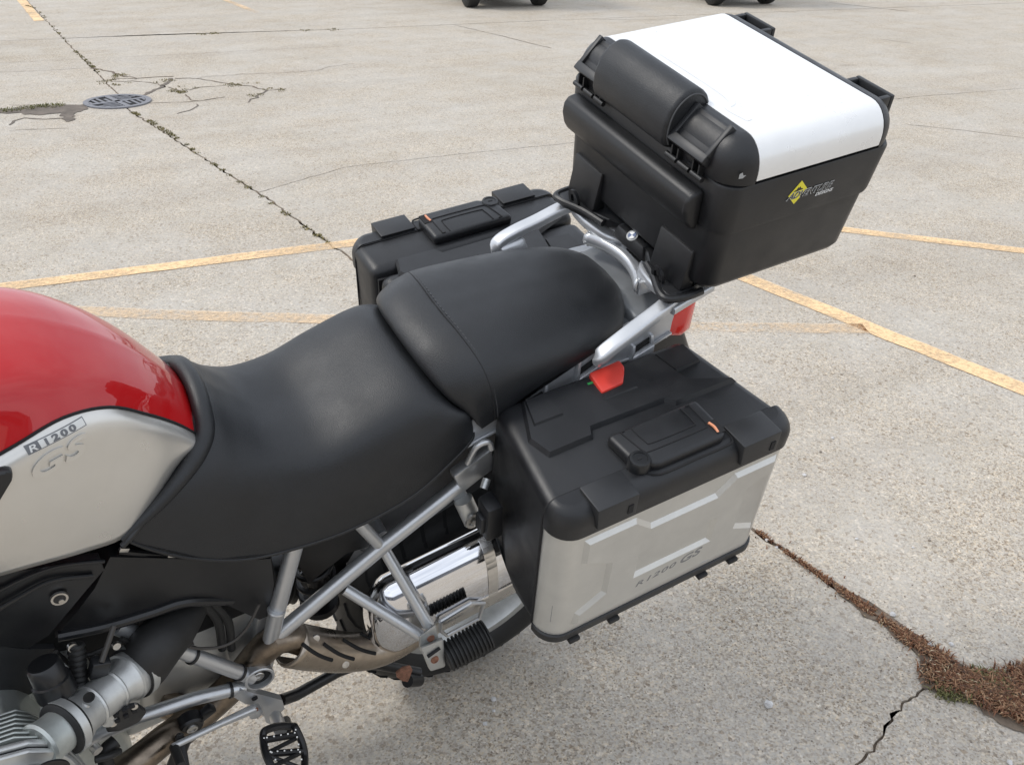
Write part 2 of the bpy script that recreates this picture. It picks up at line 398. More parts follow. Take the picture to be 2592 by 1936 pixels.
def slab(poly):
    n = len(poly); area = sum(poly[i].x * poly[(i + 1) % n].y - poly[(i + 1) % n].x * poly[i].y for i in range(n))
    if area < 0: poly = poly[::-1]
    bm = bmesh.new(); top = [bm.verts.new((p.x, p.y, 0)) for p in poly]; f = bm.faces.new(top)
    bot = [bm.verts.new((p.x, p.y, -.06)) for p in poly]
    for i in range(n): bm.faces.new([top[(i + 1) % n], top[i], bot[i], bot[(i + 1) % n]])
    bmesh.ops.triangulate(bm, faces=[f])
    o = obj('concrete_slab', bm, 'concrete', sharp=20, raw=True); o.parent = ground
    return o
JA = [Gs(300, 240), Gs(230, 170), Gs(160, 98), Gs(66, 0)]
JBp = [Gs(x, y) for x, y in ((330, 282), (680, 505), (838, 621), (1370, 978), (1908, 1340), (2015, 1415), (2146, 1508), (2281, 1606), (2372, 1690), (2460, 1748), (2592, 1822))]
line1 = [ext(JBp[-2], JBp[-1], 40)] + JBp[::-1] + JA + [ext(JA[-2], JA[-1], 70)]
rightside, leftside = None, None
def w1(t): return .022
a1, a2 = split(B0, line1, lambda t: .015, 3, .006)
def side_of(poly, p):
    c = False; n = len(poly)
    for i in range(n):
        p1, p2 = poly[i], poly[(i + 1) % n]
        if (p1.y > p.y) != (p2.y > p.y) and p.x < (p2.x - p1.x) * (p.y - p1.y) / (p2.y - p1.y) + p1.x: c = not c
    return c
far_p = Gs(1500, 300)
FARS, NEARS = (a1, a2) if side_of(a1, far_p) else (a2, a1)
slabs = []
# far side: cross joints running off to the right
JC = [Gs(162, 98), Gs(400, 88), Gs(866, 75), Gs(1400, 52)]; JC.append(ext(JC[0], JC[-1], 70, FARS))
JD_ = [Gs(655, 487), Gs(873, 424), Gs(1150, 392), Gs(1440, 363), Gs(2310, 246), Gs(2592, 224)]
x1, x2 = split(FARS, JC, lambda t: .022, 11, .006)
mid, top = (x1, x2) if side_of(x1, far_p) else (x2, x1)
slabs.append(top)
JD = JD_ + [ext(JD_[-2], JD_[-1], 60, mid)]
x1, x2 = split(mid, JD, lambda t: .009, 12, .004)
slabs += [x1, x2]
# near side: joint on the left and the ragged crack at the lower right
JCl = [Gs(158, 99), Gs(0, 104)]; JCl.append(ext(JCl[0], JCl[1], 60, NEARS))
x1, x2 = split(NEARS, JCl, lambda t: .014, 13, .005)
near_p = Gs(300, 1200)
nearm, nt_ = (x1, x2) if side_of(x1, near_p) else (x2, x1)
slabs.append(nt_)
JF = [Gs(2366, 1688), Gs(2345, 1738), Gs(2325, 1752), Gs(2300, 1772), Gs(2268, 1800), Gs(2240, 1838), Gs(2230, 1868), Gs(2190, 1915), Gs(2165, 1950), Gs(2100, 2040)]; JF.append(ext(JF[-2], JF[-1], 40, nearm))
x1, x2 = split(nearm, JF, lambda t: .0065, 14, .0042, .014)
slabs += [x1, x2]
for p in slabs: slab(p)

def strip(name, pts, width, mat, z, seed=1, amp=.0, parent=None, rag=.0, step=.05):
    """flat ribbon on the ground"""
    rnd = random.Random(seed); P = []
    for a, b in zip(pts, pts[1:]):
        n = max(1, min(200, int((b - a).length / step))); nn = Vector((-(b - a).y, (b - a).x)).normalized()
        for k in range(n): P.append(a.lerp(b, k / n) + nn * rnd.gauss(0, amp))
    P.append(pts[-1]); vs, fs = [], []
    for i, p in enumerate(P):
        t = (P[min(i + 1, len(P) - 1)] - P[max(i - 1, 0)]).normalized(); nn = Vector((-t.y, t.x))
        w = width / 2 * (1 if callable(width) is False else 1); w1_, w2_ = w * (1 + rnd.uniform(-rag, rag)), w * (1 + rnd.uniform(-rag, rag))
        vs += [V(*(p + nn * w1_), z), V(*(p - nn * w2_), z)]
    for i in range(len(P) - 1): fs.append([2 * i, 2 * i + 1, 2 * i + 3, 2 * i + 2])
    o = obj(name, (vs, fs), mat, raw=True)
    o.parent = parent
    return o
# dirt-filled hairline cracks (children of the ground)
z7 = lambda x, y: Gs(x / 2.458, y / 2.458)
CR = [[(570, 425), (640, 440), (700, 450), (770, 480), (850, 490), (970, 482), (1080, 478)], [(650, 505), (740, 490), (850, 495)], [(690, 510), (860, 508), (980, 525), (1030, 545)],
      [(1070, 490), (1040, 525), (940, 580), (880, 600)], [(1090, 490), (1220, 490), (1430, 525), (1560, 540), (1670, 565), (1780, 555)], [(1670, 565), (1600, 600), (1545, 640)],
      [(1220, 490), (1330, 478), (1500, 465), (1770, 455), (1980, 440), (2060, 415), (2200, 400)], [(1050, 545), (1140, 570), (1240, 545), (1400, 535)], [(1160, 590), (1190, 625), (1240, 630), (1400, 605)],
      [(930, 645), (1080, 640), (1240, 630)], [(1240, 650), (1200, 680), (1100, 710)], [(0, 395), (900, 352), (2212, 285)], [(0, 452), (300, 440), (560, 425)],
      [(70, 780), (90, 755), (150, 738), (280, 742), (420, 735)], [(60, 815), (200, 808), (420, 800)], [(60, 655), (120, 660), (230, 655)]]
CW = [.022, .014, .014, .04, .015, .02, .007, .013, .013, .010, .014, .004, .006, .02, .007, .012]
for i, c in enumerate(CR):
    strip('filled_crack', [z7(*p) for p in c], CW[i], 'dirt' if i in (3, 5, 10, 13) else 'soil', .003, 30 + i, .010, ground, .55, .06)
for i, (c, w) in enumerate([([(1148, 64), (1260, 90), (1395, 123)], .010), ([(2297, 316), (2440, 331), (2592, 350)], .007), ([(2100, 8), (2300, 30)], .02), ([(1500, 50), (1700, 52)], .008), ([(2230, 100), (2310, 112)], .008), ([(2125, 166), (2170, 166)], .01)]):
    strip('filled_crack', [Gs(*p) for p in c], w, 'soil', .003, 60 + i, .006, ground, .6, .08)
# bare dirt where the concrete broke away beside the drain
def blob(name, pts, mat, z, parent=None, seed=5, amp=.02):
    rnd = random.Random(seed); P = [];
    for a, b in zip(pts, pts[1:] + pts[:1]):
        n = max(2, int((b - a).length / .05))
        for k in range(n): P.append(a.lerp(b, k / n) + Vector((rnd.gauss(0, amp), rnd.gauss(0, amp))))
    bm = bmesh.new(); f = bm.faces.new([bm.verts.new((p.x, p.y, z)) for p in P]); bmesh.ops.triangulate(bm, faces=[f])
    o = obj(name, bm, mat, raw=True); o.parent = parent; return o
z2 = lambda x, y: Gs(x / 5.007, y / 5.007)
blob('dirt_patch', [z2(-120, 1440), z2(0, 1405), z2(260, 1370), z2(620, 1350), z2(850, 1345), z2(1090, 1335), z2(1140, 1370), z2(960, 1440), z2(930, 1530), z2(820, 1545), z2(760, 1440), z2(520, 1470), z2(260, 1440), z2(0, 1445)], 'dirt', .004, ground, 8, .012)

# ------------------------------------------------------------------ painted lines
def pline(pts, w, mat, seed=2): return tag(strip('painted_line', [Gd(*p) for p in pts], w, mat, .004, seed, .002, None, .06, .15), kind='structure')
pline([(-60, 630), (0, 622), (380, 574), (760, 526), (1215, 462)], .105, 'line_paint', 1)
pline([(1204, 436), (1640, 612), (2212, 842), (2320, 886)], .105, 'line_paint', 2)
pline([(150, 672), (400, 682), (760, 692), (1500, 707), (1870, 711)], .10, 'line_paint_worn', 3)
pline([(1600, 468), (1860, 502), (2212, 543), (2320, 556)], .095, 'line_paint', 4)
pline([(38, -10), (84, 46)], .12, 'line_paint', 5)
pline([(455, -12), (560, 30)], .10, 'line_paint_worn', 6)

# ------------------------------------------------------------------ storm drain
dc = Gs(298, 259); DR = .278
DM = Matrix.Translation((dc.x, dc.y, 0)) @ Matrix.Rotation(math.radians(-8), 4, 'Z')
drain = root('drain_grate', 'round grey iron drain grate set in the cracked concrete', 'drain', (0, 0, 0), DM)
obj('pit_shade', ([V(math.cos(2 * math.pi * k / 40) * (DR - .01), math.sin(2 * math.pi * k / 40) * (DR - .01), .003) for k in range(40)], [list(range(40))]), 'void_black', drain, raw=True)  # flat black disc for the unlit depth under the bars; no hole cut
obj('rim', lathe((0, 0, 0), (0, 0, 1), [(.0, DR), (.012, DR), (.012, DR - .045), (.004, DR - .045)], 48, ring=True), 'grate_iron', drain)
for a in (20, 110): obj('cross_bar', xf(box(-DR + .03, DR - .03, -.022, .022, .004, .011), Matrix.Rotation(math.radians(a), 4, 'Z')), 'grate_iron', drain)
for q in range(4):
    for k in range(4):
        d = .055 + k * .052; hw = math.sqrt(max(.001, (DR - .05) ** 2 - d * d))
        g = box(.03, min(hw, .03 + d * 1.15 + .05), d - .011, d + .011, .004, .010)
        obj('slat', xf(g, Matrix.Rotation(math.radians(20 + 90 * q), 4, 'Z')), 'grate_iron', drain)

# ------------------------------------------------------------------ weeds in the joints, loose stones
def blades(name, spots, mat, label, seed=1, wmul=1.0):
    """spots: (x, y, spread, count, height)"""
    rnd = random.Random(seed); vs, fs = [], []
    for x, y, sp, cnt, h in spots:
        for _ in range(cnt):
            r = sp * math.sqrt(rnd.random()); a = rnd.uniform(0, 6.283); bx, by = x + r * math.cos(a), y + r * math.sin(a); hh = h * rnd.uniform(.35, 1.2); az = rnd.uniform(0, 6.283); lean = rnd.uniform(.3, 1.6)
            w = rnd.uniform(.0010, .0028) * wmul; dx, dy = math.cos(az), math.sin(az); k = len(vs); z0 = -.012
            vs += [V(bx - dy * w, by + dx * w, z0), V(bx + dy * w, by - dx * w, z0), V(bx + dx * hh * lean * .45 - dy * w * .8, by + dy * hh * lean * .45 + dx * w * .8, hh * .6), V(bx + dx * hh * lean * .45 + dy * w * .8, by + dy * hh * lean * .45 - dx * w * .8, hh * .6),
                   V(bx + dx * hh * lean, by + dy * hh * lean, hh * rnd.uniform(.25, .8))]
            fs += [[k, k + 1, k + 3, k + 2], [k + 2, k + 3, k + 4]]
    o = obj(name, (vs, fs), mat, raw=True); tag(o, label, 'weeds', kind='stuff'); return o
z8 = lambda x, y: Gs(1800 + x / 2.597, 1300 + y / 2.597)
soilspots = []
# dead weeds lying over the wide part of the joint
blob('dirt_patch', [z8(780, 430), z8(1050, 590), z8(1300, 760), z8(1500, 900), z8(1720, 1040), z8(1900, 1090), z8(2057, 1010), z8(2200, 1060), z8(2200, 1560), z8(2040, 1450), z8(1900, 1370), z8(1780, 1320), z8(1700, 1235), z8(1600, 1240), z8(1480, 1160), z8(1400, 1140), z8(1370, 1090), z8(1400, 1000), z8(1380, 960), z8(1250, 850), z8(1100, 720), z8(960, 640), z8(850, 540), z8(770, 460)], 'soil', .003, ground, 21, .005)
sp1 = []
rnd = random.Random(4)
def along(a, b, n, spread, cnt, h, out):
    for k in range(n):
        p = a.lerp(b, rnd.random()); out.append((p.x, p.y, spread, cnt, h))
along(z8(290, 110), z8(560, 300), 26, .006, 10, .012, sp1)
along(z8(560, 300), z8(900, 540), 40, .009, 14, .014, sp1)
along(z8(900, 540), z8(1250, 790), 40, .014, 20, .016, sp1)
along(z8(1250, 800), z8(1550, 980), 50, .022, 28, .020, sp1)
along(z8(1480, 1060), z8(1850, 1180), 90, .05, 24, .024, sp1)
along(z8(1700, 1130), z8(2150, 1320), 110, .06, 24, .026, sp1)
along(z8(1950, 1120), z8(2200, 1080), 40, .05, 34, .026, sp1)
for a_, b_ in (((290, 110), (900, 540)), ((900, 540), (1480, 1000)), ((1480, 1060), (2150, 1320))): along(z8(*a_), z8(*b_), 16, .05, 2, .010, sp1)
blades('dead_weeds', sp1, 'weed_brown', 'tangle of brown dead weeds filling the joint at lower right', 5)
straw = []
along(z8(1400, 980), z8(2150, 1330), 60, .05, 1, .03, straw); along(z8(600, 320), z8(1400, 950), 26, .02, 1, .02, straw)
blades('straw', straw, 'weed_straw', 'pale straw stalks lying across the brown weeds at lower right', 15, .8)
sp2 = []
along(z8(1750, 1090), z8(1950, 1150), 26, .035, 30, .022, sp2); along(z8(1500, 1180), z8(1700, 1200), 14, .03, 22, .02, sp2)
blades('green_weeds', sp2, 'weed_green', 'small patch of yellow-green weeds among the brown ones at lower right', 6)
sp3 = []
for a, b, n in [((225, 160), (250, 185), 16), ((190, 130), (225, 160), 14), ((100, 30), (190, 130), 16), ((62, 14), (88, 22), 14), ((335, 285), (352, 293), 14), ((375, 305), (440, 345), 26), ((440, 345), (560, 430), 14), ((560, 430), (830, 615), 22)]:
    along(Gs(*a), Gs(*b), int(n * .8), .022, 16, .016, sp3)
for x, y in ((275, 205), (300, 190), (310, 195), (450, 228), (470, 236), (458, 232), (590, 216), (600, 216), (435, 205), (640, 243), (700, 227), (515, 86), (540, 86), (775, 77), (850, 75), (285, 212)):
    p = Gs(x, y); 
    for k_ in range(5): sp3.append((p.x + rnd.gauss(0, .06), p.y + rnd.gauss(0, .05), .035, 14, .018))
blades('joint_weeds', sp3, 'weed_olive', 'olive tufts growing along the long joint and cracks near the drain', 7, 1.6)
sp4 = []
along(z2(20, 1410), z2(560, 1350), 34, .09, 10, .020, sp4); along(z2(560, 1345), z2(720, 1350), 8, .09, 16, .025, sp4)
blades('drain_weeds', sp4, 'weed_green', 'green weeds along the broken edge left of the drain grate', 8, 2.2)

def stone(px, py, r, mat, label, seed):
    p = Gs(px, py); rnd = random.Random(seed); bm = bmesh.new(); bmesh.ops.create_icosphere(bm, subdivisions=2, radius=r)
    for v in bm.verts: v.co *= rnd.uniform(.78, 1.12)
    for v in bm.verts: v.co = Vector((v.co.x * rnd.uniform(.95, 1.1), v.co.y, v.co.z * .72))
    o = obj('pebble', bm, mat, sharp=25); o.location = (p.x, p.y, r * .55); o.rotation_euler = (0, 0, rnd.uniform(0, 6)); tag(o, label, 'pebble', 'loose pebbles on the concrete')
q8 = lambda x, y: (1800 + x / 2.597, 1300 + y / 2.597)
q4 = lambda x, y: (600 + x / 2.101, 1150 + y / 2.101)
for i, (p, r, m, lab) in enumerate([
    (q8(375, 1262), .0115, 'stone', 'largest pale pebble alone on the concrete below the left pannier'),
    (q8(1430, 865), .009, 'stone', 'white pebble at the edge of the brown weeds'),
    (q8(1575, 862), .007, 'stone', 'grey pebble just right of the white one by the weeds'),
    (q8(1190, 668), .009, 'stone', 'pale pebble sitting in the weedy joint halfway along'),
    (q8(955, 170), .0055, 'stone', 'small grey pebble to the right of the pannier'),
    (q8(1325, 225), .0045, 'stone', 'tiny white pebble farther right of the pannier'),
    (q8(365, 177), .006, 'stone', 'white pebble in the joint beside the pannier corner'),
    (q8(430, 225), .005, 'stone', 'brownish pebble in the joint near the pannier corner'),
    (q8(1295, 797), .005, 'stone', 'cream pebble among the brown weeds'),
    (q8(1960, 1640), .007, 'stone', 'pale pebble at the bottom right edge'),
    (q8(1435, 178), .005, 'stone_dark', 'dark chip of stone right of the pannier'),
    (q4(1365, 1305), .0075, 'stone', 'pale pebble below the passenger peg'),
    (q4(1365, 1365), .0045, 'stone', 'small pebble just under the pale one below the passenger peg'),
    (q4(1320, 1435), .006, 'stone', 'grey pebble lowest of the three below the passenger peg'),
    ((2035, 1204), .0075, 'stone', 'light blue-grey pebble right of the pannier rear'),
    ((2107, 1110), .006, 'stone', 'brown-white pebble right of the pannier top'),
    ((2077, 1145), .005, 'stone_dark', 'dark brown pebble right of the pannier top'),
    ((1250, 1772), .006, 'stone', 'small pale pebble under the muffler side'),
    ((2315, 700), .006, 'stone_dark', 'dark chip on the concrete at far right')]):
    stone(p[0], p[1], r, m, lab, 100 + i)
# fine grit strewn over the near concrete
gr_v, gr_f = [], []; rnd = random.Random(77)
for k in range(900):
    p = Gs(rnd.uniform(0, 2592), rnd.uniform(560, 1936)) if k < 500 else Gs(rnd.uniform(1500, 2592), rnd.uniform(400, 1936)); r = rnd.uniform(.0012, .0032); b = len(gr_v)
    gr_v += [V(p.x + r, p.y, 0), V(p.x, p.y + r, 0), V(p.x - r, p.y, 0), V(p.x, p.y - r, 0), V(p.x, p.y, r * 1.2)]; gr_f += [[b, b + 1, b + 4], [b + 1, b + 2, b + 4], [b + 2, b + 3, b + 4], [b + 3, b, b + 4]]
tag(obj('grit', (gr_v, gr_f), 'stone_dark', raw=True), 'fine dark grit scattered over the concrete', 'grit', kind='stuff')

# ================================================================== luggage
def rrect(a0, a1, b0, b1, r, n=6, rs=None):
    """rounded rectangle outline, ccw from the lower right; rs = radii (a1b0, a1b1, a0b1, a0b0)"""
    rs = rs or (r, r, r, r); out = []
    for (ca, cb, t0), rr in zip(((a1, b0, -90), (a1, b1, 0), (a0, b1, 90), (a0, b0, 180)), rs):
        x = ca - rr if ca == a1 else ca + rr; y = cb - rr if cb == b1 else cb + rr
        for k in range(n + 1):
            t = math.radians(t0 + 90 * k / n); out.append((x + rr * math.cos(t), y + rr * math.sin(t)))
    return out
def stack(rings, cap=True):
    """rings of equal length -> closed body"""
    n = len(rings[0]); vs = [Vector(p) for r in rings for p in r]; fs = []
    for i in range(len(rings) - 1):
        for j in range(n): fs.append([i * n + j, i * n + (j + 1) % n, (i + 1) * n + (j + 1) % n, (i + 1) * n + j])
    if cap: fs.append(list(range(n))[::-1]); fs.append([(len(rings) - 1) * n + j for j in range(n)])
    return vs, fs
def zloft(spec, n=6): return stack([[V(x, y, z) for x, y in rrect(x0, x1, y0, y1, r, n)] for z, x0, x1, y0, y1, r in spec])
def cut(geo, axis, lo=None, hi=None):
    bm = bmesh.new(); vs = [bm.verts.new(v) for v in geo[0]]
    for f in geo[1]: bm.faces.new([vs[i] for i in f])
    e = {'x': V(1, 0, 0), 'y': V(0, 1, 0), 'z': V(0, 0, 1)}[axis]
    for val, inner, outer in ((lo, True, False), (hi, False, True)):
        if val is None: continue
        r = bmesh.ops.bisect_plane(bm, geom=list(bm.verts) + list(bm.edges) + list(bm.faces), plane_co=e * val, plane_no=e, clear_inner=inner, clear_outer=outer)
        ed = [g for g in r['geom_cut'] if isinstance(g, bmesh.types.BMEdge)]
        try: bmesh.ops.holes_fill(bm, edges=ed, sides=0)
        except Exception: pass
    return togeo(bm)
def offset(poly, d):
    """inward offset of a ccw polygon"""
    n = len(poly); out = []
    for i in range(n):
        p0, p1, p2 = Vector(poly[i - 1]), Vector(poly[i]), Vector(poly[(i + 1) % n]); a = (p1 - p0).normalized(); b = (p2 - p1).normalized()
        na, nb = Vector((-a.y, a.x)), Vector((-b.y, b.x)); m = na + nb; m = m / max(.25, m.length_squared / 2) if m.length > 1e-6 else na
        out.append(tuple(p1 + m * d * (1.0 if m.length < 2.2 else 2.2 / m.length)))
    return out
def emboss(outer, holes, f, w=.007, h=.005):
    """plate raised by h with sloping rims of width w; holes sink back; f(u, v, w) maps to 3D with w the height"""
    bm = bmesh.new()
    def loop(poly, z): return [bm.verts.new(f(u, v, z)) for u, v in poly]
    def band(a, b):
        for i in range(len(a)): bm.faces.new([a[i], a[(i + 1) % len(a)], b[(i + 1) % len(a)], b[i]])
    o0 = loop(outer, 0); o1 = loop(offset(outer, w), h); band(o0, o1); edges = []
    for i in range(len(o1)): edges.append(bm.edges.get((o1[i], o1[(i + 1) % len(o1)])))
    for hp in holes:
        h1 = loop(hp, h); h0 = loop(offset(hp, w), .0006); band(h1, h0); bm.faces.new(h0)
        for i in range(len(h1)): edges.append(bm.edges.get((h1[i], h1[(i + 1) % len(h1)])))
    bmesh.ops.triangle_fill(bm, edges=edges, use_beauty=True)
    return togeo(bm)

# ------------------------------------------------------------------ top case
tcase = root('top_case', 'black top case with white lid panel and padded backrest behind the seats', 'top case', (.60, 0, .936))
bodyu = [(1.064, .4245, .7845, -.2335, .2335, .034), (1.070, .4235, .787, -.2345, .2345, .034), (1.148, .421, .800, -.236, .236, .036), (1.153, .423, .798, -.234, .234, .036)]
obj('body', zloft(bodyu, 8), 'plastic', tcase)
bodyl = [(.935, .452, .742, -.200, .200, .025), (.9365, .442, .753, -.211, .211, .03), (.942, .433, .763, -.219, .219, .034), (.952, .428, .769, -.224, .224, .034), (1.060, .4275, .7795, -.2300, .2300, .034), (1.066, .4275, .7795, -.2300, .2300, .034)]
obj('lower_body', zloft(bodyl, 8), 'plastic', tcase)
LT = 1.226
def lid_rings(g=0.0):
    out = [(1.1545 + g, .421 + g, .800 - g, -.236 + g, .236 - g, .052), (1.172, .420 + g, .801 - g, -.2365 + g, .2365 - g, .054)]
    for k in range(1, 9):
        t = math.radians(90 * k / 8); d = .044 * (1 - math.cos(t)); out.append((1.172 + (LT - 1.172 - g) * math.sin(t), .420 + g + d, .801 - g - d, -.2365 + g + d, .2365 - g - d, max(.012, .054 - d)))
    return out
lid = zloft(lid_rings(), 8)
obj('lid_core', zloft(lid_rings(.004), 8), 'dark_gap', tcase)
fc = obj('lid_front_cap', cut(lid, 'x', hi=.4755), 'plastic', tcase)
obj('lid_rear_cap', cut(lid, 'x', lo=.7545), 'plastic', tcase)
pan = obj('lid_panel', cut(cut(lid, 'x', lo=.4770, hi=.7525), 'z', lo=1.160), 'lid_panel', tcase)
# shallow pressed outline in the lid panel
for pts in ([(.505, -.165), (.50, -.115), (.525, -.085), (.525, .10)],):
    obj('pressed_line', sweep(cr([V(x, y, LT + .0004) for x, y in pts], 5), [(-.006, 0), (.006, 0), (.004, .0003), (-.004, .0003)], up=(0, 0, 1)), 'lid_panel', pan)
# backrest
prof = [(.430, 1.152), (.404, 1.160), (.3975, 1.178), (.399, 1.206), (.408, 1.231), (.425, 1.249), (.445, 1.257), (.465, 1.253), (.480, 1.241), (.488, 1.225), (.488, 1.2)]
def bolster(u, v, w): return V(u, -.088 + w * .218, v)
bk = obj('backrest_pad', prism(prof, bolster, .010, 3), 'vinyl', tcase, 60)
for yy in (-.0882,):
    P = [V(x, yy, z) for x, z in prof[1:10]]; c = V(.445, yy, 1.2); P = [c + (p - c) * .84 for p in P]
    obj('piping', tube(cr(P, 4), .0016, 6), 'thread', bk)
lp = [(.424, 1.050), (.406, 1.056), (.395, 1.072), (.389, 1.095), (.391, 1.114), (.400, 1.125), (.424, 1.129)]
def lowpad(u, v, w): return V(u, -.184 + w * .388, v)
lpo = obj('lumbar_pad', prism(lp, lowpad, .011, 3), 'vinyl_side', tcase, 60)
obj('piping', tube(cr([V(.404, -.174, 1.060), V(.3915, -.175, 1.09), V(.3930, -.175, 1.112), V(.402, -.174, 1.1245)], 5), .0014, 6), 'thread', lpo)
# lid latches: front pair lies on the rounded edge, rear pair stands up
def latch_front(y0, y1):
    a = V(.4075, 0, 1.178); b = V(.4585, 0, 1.2310); u = (b - a).normalized(); n = V(-u.z, 0, u.x); L = (b - a).length
    def f(p, q, w): return V(a.x + u.x * q + n.x * w, p, a.z + u.z * q + n.z * w)
    def bar(p0, p1, q0, q1, w0, w1, bev=.002): return togeo(hexa([f(p0, q0, w0), f(p1, q0, w0), f(p1, q1, w0), f(p0, q1, w0), f(p0, q0, w1), f(p1, q0, w1), f(p1, q1, w1), f(p0, q1, w1)], bev))
    g = join(bar(y0, y1, 0, .016, -.012, .007), bar(y0, y0 + .010, .010, L, -.012, .006), bar(y1 - .010, y1, .010, L, -.012, .006))
    o = obj('latch', g, 'plastic_grey', tcase); obj('latch_plate', bar(y0 + .008, y1 - .008, .014, L - .004, -.012, .0005), 'plastic_grey', o)
    # hinge knuckles below
    yc = (y0 + y1) / 2
    for dy in (-.034, 0, .034): obj('hinge_knuckle', tube([V(.411, yc + dy - .014, 1.150), V(.411, yc + dy + .014, 1.150)], .0048, 12), 'plastic', o)
    for dy in (-.036, -.020, .020, .036): obj('hinge_rib', box(.410, .426, yc + dy - .0015, yc + dy + .0015, 1.146, 1.172), 'plastic', o)
latch_front(-.182, -.088); latch_front(.104, .198)
def latch_rear(y0, y1):
    g = join(box(.8005, .8095, y0, y1, 1.165, 1.221, .0025), box(.772, .800, y0, y0 + .010, 1.200, 1.2205, .0025), box(.772, .800, y1 - .010, y1, 1.200, 1.2205, .0025))
    obj('latch', g, 'plastic_grey', tcase)
latch_rear(-.194, -.108); latch_rear(.112, .198)
# mounting hooks at the foot of the front wall
for y0, y1 in ((-.186, -.094), (.096, .188)):
    c8 = [V(.411, y0, .926), V(.440, y0, .926), V(.440, y1, .926), V(.411, y1, .926), V(.4225, y0, 1.006), V(.440, y0, 1.008), V(.440, y1, 1.008), V(.4225, y1, 1.006)]
    obj('hook_block', hexa(c8, .003), 'plastic', tcase)
obj('scuff_mark', flat([(0, 0), (.006, .002), (.010, .008), (.006, .007), (.004, .012), (0, .008)], basis(V(.4405, -.2318, 1.172), (1, -.9, 0), (0, 0, 1)) @ Matrix.Translation((0, 0, .0005)), .0003), 'grey_print', tcase)
# sticker on the left wall
yS = -.2352; ST = basis(V(.563, yS, 1.1005), (1, 0, 0), (0, -.025, 1))
stk = obj('sticker_diamond', flat([(.0195, -.0120), (.0415, .0125), (.0215, .0335), (.0000, .008)], ST, .0004), 'yellow_print', tcase)
obj('diamond_line', join(*[flat([a, b, ((b[0] * 6 + .0206) / 7 , (b[1] * 6 + .0103) / 7), ((a[0] * 6 + .0206) / 7, (a[1] * 6 + .0103) / 7)], ST @ Matrix.Translation((0, 0, .0004)), .0002)
     for a, b in (((.0196, -.0096), (.0376, .0118)), ((.0376, .0118), (.0214, .0302)), ((.0214, .0302), (.0036, .0082)), ((.0036, .0082), (.0196, -.0096)))]), 'grey_print', stk) if False else None
obj('mountain', flat([(.009, .0135), (.0125, .0170), (.0145, .0165), (.018, .0215), (.020, .0200), (.022, .0222), (.0255, .0178), (.0285, .0172), (.031, .0150)], ST @ Matrix.Translation((0, 0, .0005)), .0002), 'black_print', stk)
TS = ST @ Matrix.Translation((-.001, .0005, .0008))
obj('lettering', text_geo('ADVENTURE', .0176, TS, .0001, .45, .0009, 1.0, .98), 'white_print', stk)
obj('lettering', text_geo('ADVENTURE', .0176, TS @ Matrix.Translation((0, 0, .0004)), .0001, .45, .0002, 1.0, .98), 'black_print', stk)
obj('lettering', text_geo('DESIGNS', .0088, ST @ Matrix.Translation((.0655, -.0082, .0008)), .0001, .35, .0002, 1.05, 1.1), 'white_print', stk)

